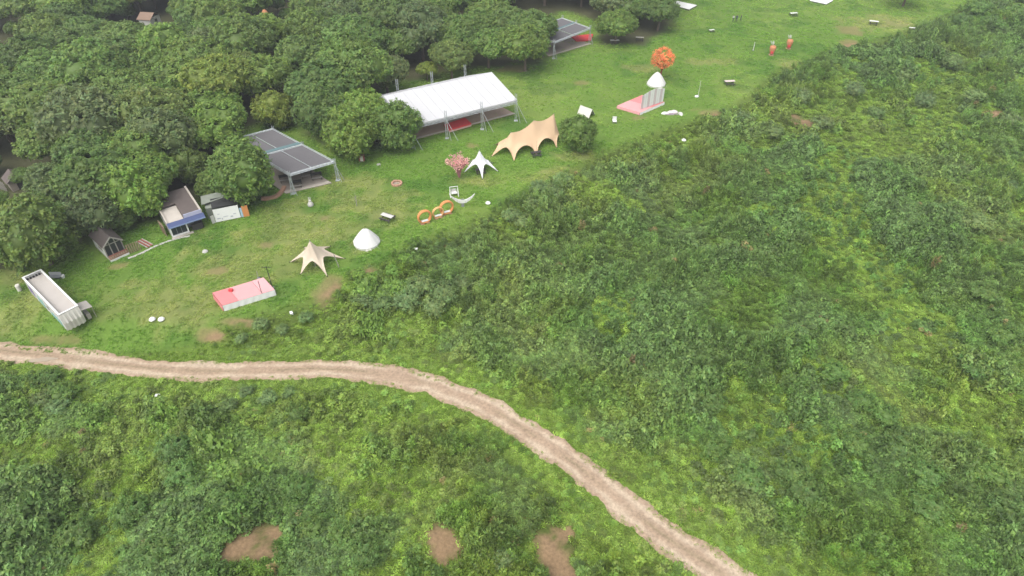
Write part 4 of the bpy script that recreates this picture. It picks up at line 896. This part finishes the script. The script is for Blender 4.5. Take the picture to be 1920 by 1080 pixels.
def pole(px, py, hgt, label, r=.045, cross=0, m=None, z=0.0, lean=(0, 0)):
    p = G(px, py); p.z = z; t, N = root('light_pole', label, 'pole', p)
    N().tube([p, p + V((lean[0], lean[1], hgt))], r, 6).build('mast', m or BLACK, t); N().box(p + V((0, 0, .05)), (.4, .4, .1)).build('base', GREY, t)
    if cross: N().box(p + V((lean[0], lean[1], hgt - .1)), (cross, .06, .06)).build('crossbar', m or BLACK, t)
    return p
pole(511, 540, 3.6, 'black T-topped light pole behind the right end of the pink stage', .05, 1.3)
pole(494, 560, 3.0, 'black pole standing against the front of the pink stage', .04)
pole(485, 522, 1.2, 'short pale post at the back of the pink stage', .05, m=GREYW)
pole(1309, 180, 3.2, 'thin pale pole with white foot right of the pink carpet stage', .035, m=WHITE)
pole(1412, 95, 1.9, 'thin white pole on the grass left of the carrot sculptures', .06, m=WHITE)
pole(1006, 290, 2.6, 'slim pole in front of the tan three-peaked canopy', .03, m=GREYW)
h = .55
q = [G(1157, 198, h), G(1204, 178, h), G(1246, 191, h), G(1200, 211, h)]; q = [V((p.x, p.y, 0)) for p in q]
t, N, S = stage('pink carpeted stage with slatted white backdrop beside the small bell tent', q, h, [(0, PINK), (.5, PINK2), (1, None)], WHITE, 2)
a, b = G(1203, 205, h), G(1241, 192, h); Lf, FR = frame(a, b); wid = (V((b.x, b.y, 0)) - V((a.x, a.y, 0))).length
t, N = root('slatted_backdrop', 'tall whitish slatted screen standing on the small pink stage', 'screen', V((*Lf(wid / 2, 0)[:2], h)))
for k in range(11): N().box(Lf(wid * k / 10, 0, h + 1.45 + .25 * math.sin(k * .31)), (wid / 10 * .93, .06, 2.7 + .5 * math.sin(k * .31)), FR).build('slat', WHITE if k % 3 else mat('pale_pink_board', (.52, .44, .44), .8, .1), t)
for zz in (.35, 1.4, 2.4): N().box(Lf(wid / 2, .07, h + zz), (wid + .2, .07, .1), FR).build('rail', WHITE2, t)
# crumpled sheet heap at the lawn edge
p = G(1257, 212); t, N = root('sheet_heap', 'crumpled white and pink sheets lying at the lawn edge', 'sheets', p)
for k, (dx, dy, w, d_, hh, m) in enumerate(((-1.0, -.2, .9, .5, .3, WHITE), (.5, .3, 1.2, .7, .35, mat('pinkish_sheet', (.60, .52, .54), .8, .08)), (1.9, -.3, .4, 1.0, .2, WHITE2), (0, -.5, 1.8, .4, .15, mat('violet_grey_sheet', (.22, .18, .20), .8, .2)))):
    b = N(); r = random.Random(k); pts = []
    for j in range(10):
        a = 2 * math.pi * j / 10; q = r.uniform(.8, 1.1); pts.append(p + V((dx + math.cos(a) * w * q, dy + math.sin(a) * d_ * q, .02)))
    top = p + V((dx, dy, hh)); ring = [V((q.x, q.y, 0)).lerp(V((top.x, top.y, 0)), .4) + V((0, 0, hh * r.uniform(.6, 1.1))) for q in pts]
    for j in range(10): b.poly([pts[j], pts[(j + 1) % 10], ring[(j + 1) % 10], ring[j]]).poly([ring[j], ring[(j + 1) % 10], top])
    b.build('sheet', m, t)

# ---- three orange rings with swing planks
def ring(px, py, R, label, ang, m, tube=.155):
    p = G(px, py); t = thing('ring_swing', label, 'ring seat', p, 'orange ring seats', ang); b = MB(); seg = 40
    b.v = []; b.f = []
    for i in range(seg):
        a = 2 * math.pi * i / seg
        for j in range(8):
            c = 2 * math.pi * j / 8; k = tube * (1 + .12 * math.sin(a * 20 + j)); b.v.append(V(((R + k * math.cos(c)) * math.cos(a), 1.9 * k * math.sin(c), R + tube + (R + k * math.cos(c)) * math.sin(a))))
    for i in range(seg):
        for j in range(8): b.f.append((i * 8 + j, ((i + 1) % seg) * 8 + j, ((i + 1) % seg) * 8 + (j + 1) % 8, i * 8 + (j + 1) % 8))
    b.build('hoop', m, t, True); MB().box((0, 0, .42), (R * 1.45, .42, .07)).build('seat_plank', WHITE, t)
    for s_ in (-1, 1): MB().box((s_ * R * .45, 0, .05), (.5, .7, .1)).build('foot', TERRA, t)
ang = math.radians(27)
PO = mat('pale_orange_paint', (.60, .34, .14), .75, .2, 4)
ring(797, 418, .98, 'left orange ring seat of the row of three', ang, ORANGE); ring(822, 408, .82, 'smaller paler middle ring seat of the row of three', ang, PO, .125); ring(838, 401, 1.02, 'right orange ring seat of the row of three', ang, ORANGE)
# ---- white hanging seat frame and pair of wings
p = G(852, 366); t = thing('frame_swing', 'white square-framed swing seat above the pair of wings', 'swing', p, rz=.2); t.scale = (.78, .78, .78)
for a, b in (((-.85, 0, .0), (-.85, 0, 2.0)), ((.75, 0, .0), (.75, 0, 2.0)), ((-.85, 0, 2.0), (.75, 0, 2.0)), ((-.85, -.9, .05), (-.85, .9, .05)), ((.75, -.9, .05), (.75, .9, .05)), ((-.85, -.9, .05), (-.85, 0, 1.6)), ((.75, -.9, .05), (.75, 0, 1.6))): MB().tube([a, b], .07, 6).build('frame_bar', WHITE, t)
MB().box((-.05, -.05, .62), (1.15, .75, .16)).build('cushion', WHITE, t); MB().box((-.05, .38, .98), (1.15, .12, .6)).build('backrest', WHITE2, t)
for x in (-.5, .4): MB().tube([(x, 0, .7), (x, 0, 2.0)], .02, 4).build('chain', GREY, t)
p = G(868, 388); t = thing('wing_sculpture', 'pair of white outspread wings on a grey post', 'sculpture', p, rz=.1); t.scale = (1.25, 1.25, 1.25)
MB().box((0, .05, .55), (.35, .15, 1.1)).build('post', GREY, t)
for s_ in (-1, 1):
    b = MB(); up_ = [(0, 1.0), (.5, 1.12), (1.0, 1.4), (1.55, 1.85)]; lo = [(0, .55), (.45, .62), (.9, .95), (1.35, 1.5)]
    for k in range(3): b.hexa([V((s_ * lo[k][0], -.05, lo[k][1])), V((s_ * lo[k + 1][0], -.05, lo[k + 1][1])), V((s_ * lo[k + 1][0], .03, lo[k + 1][1])), V((s_ * lo[k][0], .03, lo[k][1])), V((s_ * up_[k][0], -.05, up_[k][1])), V((s_ * up_[k + 1][0], -.05, up_[k + 1][1])), V((s_ * up_[k + 1][0], .03, up_[k + 1][1])), V((s_ * up_[k][0], .03, up_[k][1]))])
    b.build('wing', WHITE, t)
    for k in range(4): MB().box((s_ * (.35 + k * .3), -.07, .75 + k * .22), (.05, .03, .34)).build('feather_rib', WHITE2, t)
# ---- small things on the grass
def blob(name, label, cat, px, py, prof, m, seg=10, group=None):
    p = G(px, py); b = MB(p).lathe(prof, p, seg); r = random.Random(int(px)); o = b.build(name, m, loc=p); return tag(o, label, cat, group)
pil = [(0, .0), (.34, .02), (.42, .14), (.30, .30), (.12, .36), (0, .36)]
for px, lab in ((286, 'left one of two white stones in front of the pink stage'), (303, 'right one of two white stones in front of the pink stage')): blob('white_stone', lab, 'stone', px, 600, [(r_ * 1.0, z_) for r_, z_ in pil], WHITE, 10, 'white stones')
blob('white_stone', 'white stone on the lawn below the white banner', 'stone', 385, 473, pil, STONE); blob('white_stone', 'small white stone right of the wings', 'stone', 915, 382, pil, WHITE)
blob('white_stone', 'small white stone at the tip of the weeds right of the stage', 'stone', 1282, 264, pil, WHITE); blob('white_stone', 'pale stone by the foot of the thin pale pole', 'stone', 1306, 182, pil, WHITE)
p = G(744, 345); t, N = root('fire_pit', 'round stone fire pit ring on the lawn below the bright tree', 'fire pit', p)
for k in range(14):
    a = 2 * math.pi * k / 14; u = V((math.cos(a), math.sin(a), 0)); N().box(p + u * .75 + V((0, 0, .12)), (.3, .34, .26 + .06 * (k % 3)), Matrix.Rotation(a, 3, 'Z')).build('ring_stone', TERRA, t)
N().lathe([(0, .03), (.6, .035)], p, 14).build('ash_bed', mat('ash', (.30, .24, .20), .95, .2), t)
p = G(679, 301); t, N = root('wooden_bin', 'white-fronted wooden bin under the bright tree', 'bin', p)
N().box(p + V((0, 0, .5)), (.9, .6, 1.0)).build('body', REDW, t); N().box(p + V((.02, -.31, .5)), (.5, .03, .94)).build('front_panel', CREAM, t); N().box(p + V((0, 0, 1.03)), (1.0, .7, .06)).build('lid', TERRA, t)
p = G(583, 386); t, N = root('white_statue', 'small white statue with tall ears on the lawn below the pavilion', 'statue', p)
N().lathe([(0, 0), (.42, .0), (.48, .25), (.36, .55), (.2, .75), (0, .8)], p, 12).build('body', STONE, t, True); N().lathe([(0, .7), (.2, .78), (.22, .95), (.12, 1.1), (0, 1.12)], p, 10).build('head', WHITE2, t, True)
for s_ in (-1, 1): N().tube([p + V((s_ * .1, 0, 1.05)), p + V((s_ * .13, 0, 1.4)), p + V((s_ * .14, 0, 1.62))], [.05, .07, .02], 6).build('ear', WHITE2, t)
p = G(669, 386); t, N = root('bare_sapling', 'thin bare sapling on the lawn below the fire pit', 'sapling', p)
N().tube([p + V((0, 0, -.1)), p + V((.03, 0, .9)), p + V((0, .05, 1.9))], [.07, .05, .03], 6).build('trunk', GREYW, t)
for k in range(7):
    a = k * 2.4; s0 = p + V((.01, .02, .8 + .15 * k)); N().tube([s0, s0 + V((math.cos(a) * .4, math.sin(a) * .4, .4))], [.02, .008], 4).build('twig', GREYW, t)
p = G(713, 313); t, N = root('garden_sign', 'tiny white sign board leaning on a peg below the bright tree', 'sign', p)
N().tube([p, p + V((.1, 0, .6))], .03, 5).build('peg', GREYW, t); N().box(p + V((-.2, 0, .5)), (.6, .04, .3), Matrix.Rotation(-.3, 3, 'Y')).build('board', STONE, t)
# white platforms far off
for q, lab in (([G(1255, 10), G(1270, 4), G(1307, 12), G(1292, 20)], 'white square platform on the grass beside the wood corner'), ([G(1517, 3), G(1530, -5), G(1562, 3), G(1549, 10)], 'white square platform far off at the top of the lawn')):
    c = sum(q, V()) / 4; t, N = root('white_platform', lab, 'platform', c); N().slab([c + (k - c) * .97 for k in q], 0, .22).build('frame', BLACKW, t)
    for i in range(2):
        for j in range(2):
            S = lambda u, v: q[0].lerp(q[1], u).lerp(q[3].lerp(q[2], u), v); e = .006
            N().slab([S(i / 2 + e, j / 2 + e), S(i / 2 + .5 - e, j / 2 + e), S(i / 2 + .5 - e, j / 2 + .5 - e), S(i / 2 + e, j / 2 + .5 - e)], .223, .33).build('deck_panel', WHITE, t)
# carrot sculptures
for px, py, lab in ((1446, 103, 'left orange carrot sculpture with pale leaves, near the scrub'), (1478, 91, 'right orange carrot sculpture with pale leaves, near the scrub')):
    p = G(px, py); t, N = root('carrot_sculpture', lab, 'sculpture', p, 'carrot sculptures')
    N().lathe([(.12, 0), (.3, .12), (.45, .5), (.62, 1.1), (.70, 1.6), (.62, 1.95), (.35, 2.12), (0, 2.15)], p, 16).build('root', DULLO, t, True)
    N().box(p + V((-.15, -.5, .75)), (.5, .3, .5)).build('red_panel', RED, t); N().lathe([(0, 0), (.6, .0), (.6, .08), (0, .08)], p, 12).build('base', TERRA, t)
    for k in range(6):
        a = k * 1.05; d = V((math.cos(a) * .45 - .3, math.sin(a) * .3, 1.0)); b = N(); s0 = p + V((-.1, 0, 2.05)); b.tube([s0, s0 + d * .5, s0 + d * 1.05], [.05, .13, .02], 6); b.build('leaf', WHITE2 if k % 2 else mat('pale_green_leaf', (.36, .48, .26), .7), t)
# ---- artificial trees: orange leaves, pink blossom
def branchy(px, py, Ht, R, leafc, barkc, label, nb, nleaf, name, heart, seed):
    p = G(px, py); t = thing(name, label, 'tree', p, rz=.3); r = random.Random(seed); q = np.random.default_rng(seed); b = MB(); tips = []
    for i in range(nb):
        a = 2 * math.pi * i / nb + r.uniform(-.3, .3); rad = R * r.uniform(.45, 1.0); e = V((math.cos(a) * rad, math.sin(a) * rad, Ht * r.uniform(.72, 1.0))); k = e * .45 + V((0, 0, .1)); k.x *= .55; k.y *= .55
        b.tube([(0, 0, -.05), k, e], [.11, .07, .02], 5); tips += [k.lerp(e, f) for f in (.35, .6, .8, 1.0)]
        for _ in range(3):
            s0 = k.lerp(e, r.uniform(.2, .8)); e2 = s0 + V((r.uniform(-.5, .5), r.uniform(-.5, .5), r.uniform(.2, .7))) * R * .7; b.tube([s0, e2], [.035, .01], 4); tips += [s0.lerp(e2, .6), e2]
    b.build('trunk', mat(name + '_bark', barkc, .8, .2, 4), t)
    P = np.array([tuple(v) for v in tips]); n = nleaf; P = P[q.integers(0, len(P), n)] + unit(n, q) * q.uniform(.05, .42, (n, 1)) * R * .55
    v, f = leaves(P, unit(n, q), unit(n, q), .26 * q.uniform(.6, 1.3, n), .17); tn_ = np.repeat(q.uniform(.75, 1.25, n)[:, None] * np.stack([np.ones(n), q.uniform(.75, 1.3, n), np.ones(n)], 1), 4, 0)
    o = link('blossom' if 'blossom' in name else 'foliage', np_mesh(name + '_leaves', v, f, M_LEAF, tn_), t); o.color = (*leafc, 1)
p = G(1238, 147); t = thing('orange_tree', 'bright orange-leaved tree behind the small bell tent', 'tree', p, rz=.4)
link('trunk', trunk_mesh(77, 2.6, 2.6, .2, 8, m=mat('red_brown_bark', (.22, .06, .035), .8, .2, 4)), t)
o = link('foliage', crown(78, 2.35, 4.0, .95, 13, 5, 9, .28, .17, .3, core=False, low=-.5, lob=(.34, .48), cut=.9), t); o.color = (.44, .17, .07, 1)
branchy(861, 333, 3.9, 2.2, (.46, .26, .26), (.36, .16, .17), 'pink blossom tree beside the white star canopy', 14, 900, 'blossom_tree', False, 9)
# ---- three people standing on the far lawn
def person(px, py, shirt, trousers, label, rz, hgt, step):
    p = G(px, py); k = hgt / 1.7; J = {'pel': (0, 0, .93), 'wst': (0, 0, 1.08), 'chs': (0, .01, 1.3), 'nck': (0, .01, 1.46), 'hed': (0, .03, 1.56), 'top': (0, .03, 1.66)}
    E_ = [('pel', 'wst'), ('wst', 'chs'), ('chs', 'nck'), ('nck', 'hed'), ('hed', 'top')]; Rr = {'pel': (.15, .11), 'wst': (.13, .10), 'chs': (.17, .11), 'nck': (.055, .055), 'hed': (.085, .10), 'top': (.07, .08)}
    for s_, nm in ((-1, 'l'), (1, 'r')):
        J.update({nm + 'hip': (s_ * .1, 0, .86), nm + 'kne': (s_ * .11, .03 + s_ * step * .5, .48), nm + 'ank': (s_ * .12, s_ * step, .08), nm + 'toe': (s_ * .13, s_ * step + .16, .04), nm + 'sho': (s_ * .19, .01, 1.38), nm + 'elb': (s_ * .25, -s_ * step * .4, 1.1), nm + 'wri': (s_ * .25, .08 - s_ * step * .6, .88), nm + 'han': (s_ * .25, .12 - s_ * step * .6, .78)})
        E_ += [('pel', nm + 'hip'), (nm + 'hip', nm + 'kne'), (nm + 'kne', nm + 'ank'), (nm + 'ank', nm + 'toe'), ('chs', nm + 'sho'), (nm + 'sho', nm + 'elb'), (nm + 'elb', nm + 'wri'), (nm + 'wri', nm + 'han')]
        Rr.update({nm + 'hip': (.09, .09), nm + 'kne': (.06, .06), nm + 'ank': (.045, .045), nm + 'toe': (.04, .03), nm + 'sho': (.06, .06), nm + 'elb': (.045, .045), nm + 'wri': (.03, .03), nm + 'han': (.035, .02)})
    ks = list(J); me = bpy.data.meshes.new('person'); me.from_pydata([tuple(c * k for c in J[q]) for q in ks], [(ks.index(a), ks.index(b)) for a, b in E_], [])
    o = link('person', me, loc=p); o.rotation_euler = (0, 0, rz); o.modifiers.new('skin', 'SKIN'); sv = me.skin_vertices[0].data
    for i, q in enumerate(ks): sv[i].radius = (Rr[q][0] * k, Rr[q][1] * k); sv[i].use_root = (q == 'pel')
    o.modifiers.new('sub', 'SUBSURF').levels = 1; o.modifiers['sub'].render_levels = 1
    m = bpy.data.materials.new('clothing_and_skin'); m.use_nodes = True; n = m.node_tree.nodes; l = m.node_tree.links; tc = n.new('ShaderNodeTexCoord'); sx = n.new('ShaderNodeSeparateXYZ'); rp = n.new('ShaderNodeValToRGB'); mm = n.new('ShaderNodeMath'); mm.operation = 'MULTIPLY'; mm.inputs[1].default_value = 1 / (1.75 * k)
    l.new(tc.outputs['Object'], sx.inputs[0]); l.new(sx.outputs['Z'], mm.inputs[0]); l.new(mm.outputs[0], rp.inputs[0]); rp.color_ramp.interpolation = 'CONSTANT'; e = rp.color_ramp.elements
    e[0].position = 0; e[0].color = (.03, .03, .03, 1); e[1].position = .06; e[1].color = (*trousers, 1)
    for pos, c in ((.55, shirt), (.82, (.32, .19, .13)), (.925, (.015, .012, .01))): x = e.new(pos); x.color = (*c, 1)
    l.new(rp.outputs[0], n['Principled BSDF'].inputs['Base Color']); n['Principled BSDF'].inputs['Roughness'].default_value = .8; me.materials.append(m)
    tag(o, label, 'person', 'people on the far lawn')
person(1374, 41, (.55, .55, .55), (.04, .05, .06), 'leftmost person in pale top and dark trousers on the far lawn', .5, 1.68, .08)
person(1380, 41, (.04, .05, .09), (.03, .03, .04), 'middle person of three in dark clothes on the far lawn', 2.8, 1.75, .05)
person(1388, 40, (.05, .06, .07), (.03, .035, .05), 'right person of three in dark clothes, walking apart slightly', -2.0, 1.7, .16)

# ---- things showing through gaps in the wood
p = G(348, 100); t, N = root('parked_van', 'grey and white van parked in a gap of the wood', 'van', p)
N().box(p + V((0, 0, 1.0)), (1.9, 4.6, 1.1)).build('body', mat('van_grey', (.36, .38, .44), .35, .05, spec=.5), t); N().box(p + V((0, .5, 1.95)), (1.7, 3.0, .8)).build('cabin_glass', GLASS, t); N().box(p + V((0, .55, 2.4)), (1.68, 2.9, .1)).build('roof', WHITE, t)
for i in (-.85, .85):
    for j in (-1.5, 1.5): N().tube([p + V((i - .1, j, .34)), p + V((i + .1, j, .34))], .34, 12).build('wheel', BLACK, t)
for s_ in (-.6, .6): N().box(p + V((s_, -2.31, 1.1)), (.35, .04, .2)).build('headlight', WHITE, t)
p = G(505, 62); t, N = root('festive_arch', 'white and orange painted arch tower in a gap of the wood', 'tower', p)
for s_ in (-1, 1): N().box(p + V((s_ * .9, 0, 1.8)), (.5, .6, 3.6)).build('pier', WHITE2, t)
N().box(p + V((0, 0, 3.9)), (2.4, .7, .6)).build('lintel', WHITE, t); N().lathe([(.9, 4.2), (.75, 4.8), (.4, 5.3), (0, 5.5)], p, 10).build('orange_cap', DULLO, t)
def hut(px, py, w, l_, h, roofm, wallm, label, rz):
    p = G(px, py); t = thing('wood_hut', label, 'hut', p, rz=rz)
    MB().box((0, 0, h / 2), (w, l_, h)).build('wall', wallm, t)
    for s_ in (-1, 1): MB().plate([(s_ * (w / 2 + .3), -l_ / 2 - .3, h - .1), (0, -l_ / 2 - .3, h + 1.0), (0, l_ / 2 + .3, h + 1.0), (s_ * (w / 2 + .3), l_ / 2 + .3, h - .1)], .06).build('roof_slope', roofm, t)
    MB().box((.2, -l_ / 2 - .02, .95), (.9, .06, 1.9)).build('door', BLACKW, t)
hut(72, 82, 4, 3, 2.6, W_FAB, WHITE2, 'pale-roofed hut just visible in the wood at far left', .2); hut(285, 50, 4, 3, 2.4, mat('faded_brown_roof', (.22, .15, .11), .9, .2), WHITE2, 'brown-roofed hut showing between far crowns', 1.4)
hut(36, 350, 2.4, 2.2, 1.7, BROWNROOF, CONC, 'small brown hut under the trees at the left edge', .8)
A, B = G(-6, 352), G(22, 362); Lf, FR = frame(A, B); t, N = root('picket_fence', 'short grey picket fence at the left edge of the wood', 'fence', Lf(1.3, 0))
for k in range(9): N().box(Lf(k * .32, 0, .85), (.12, .06, 1.7), FR).build('picket', GREYW, t)
for zz in (.5, 1.3): N().box(Lf(1.28, .06, zz), (2.8, .05, .1), FR).build('rail', GREYW, t)
for k, (px, py) in enumerate(((1000, 108), (1016, 106))):
    p = G(px, py); t, N = root('garden_chair', f'{"left" if k == 0 else "right"} pale chair under the tree left of the far pavilion', 'chair', p)
    N().box(p + V((0, 0, .45)), (.9, .8, .1)).build('seat', STONE, t); N().box(p + V((0, .4, .8)), (.9, .1, .7)).build('backrest', STONE, t)
    for i in (-.35, .35): N().box(p + V((i, 0, .2)), (.08, .7, .4)).build('leg', GREY, t)
# scraps of litter in the weeds below the road
for k, (px, py) in enumerate(((297, 745), (289, 772), (547, 590), (780, 470))):
    p = GT(px, py); o = MB(p).box(p + V((0, 0, .35)), (.5, .35, .1), Matrix.Rotation(k, 3, 'Z')).box(p + V((.12, .05, .17)), (.16, .16, .34)).build('litter_scrap', WHITE, loc=p)
    tag(o, ['upper white scrap of litter in the weeds below the road', 'lower white scrap of litter in the weeds below the road', 'white scrap at the weed edge right of the pink stage', 'white scrap in the weeds below the bell tent'][k], 'litter')

# ---------------------------------------------------------------- the hazy air
hz = MB(); X0, X1, Y0, Y1, Z0, Z1 = -604, 604, -124, 904, -12, 66
hz.hexa([(X0, Y0, Z0), (X1, Y0, Z0), (X1, Y1, Z0), (X0, Y1, Z0), (X0, Y0, Z1), (X1, Y0, Z1), (X1, Y1, Z1), (X0, Y1, Z1)])
mh = bpy.data.materials.new('haze_air'); mh.use_nodes = True; n = mh.node_tree.nodes; n.remove(n['Principled BSDF'])
pv = n.new('ShaderNodeVolumePrincipled'); pv.inputs['Color'].default_value = (.90, .94, 1, 1); pv.inputs['Density'].default_value = .00040; pv.inputs['Anisotropy'].default_value = .2
mh.node_tree.links.new(pv.outputs[0], n['Material Output'].inputs['Volume'])
ho = hz.build('haze', mh); ho['kind'] = 'stuff'; ho['label'] = 'thin pale haze in the air over the whole site'; ho['category'] = 'haze'
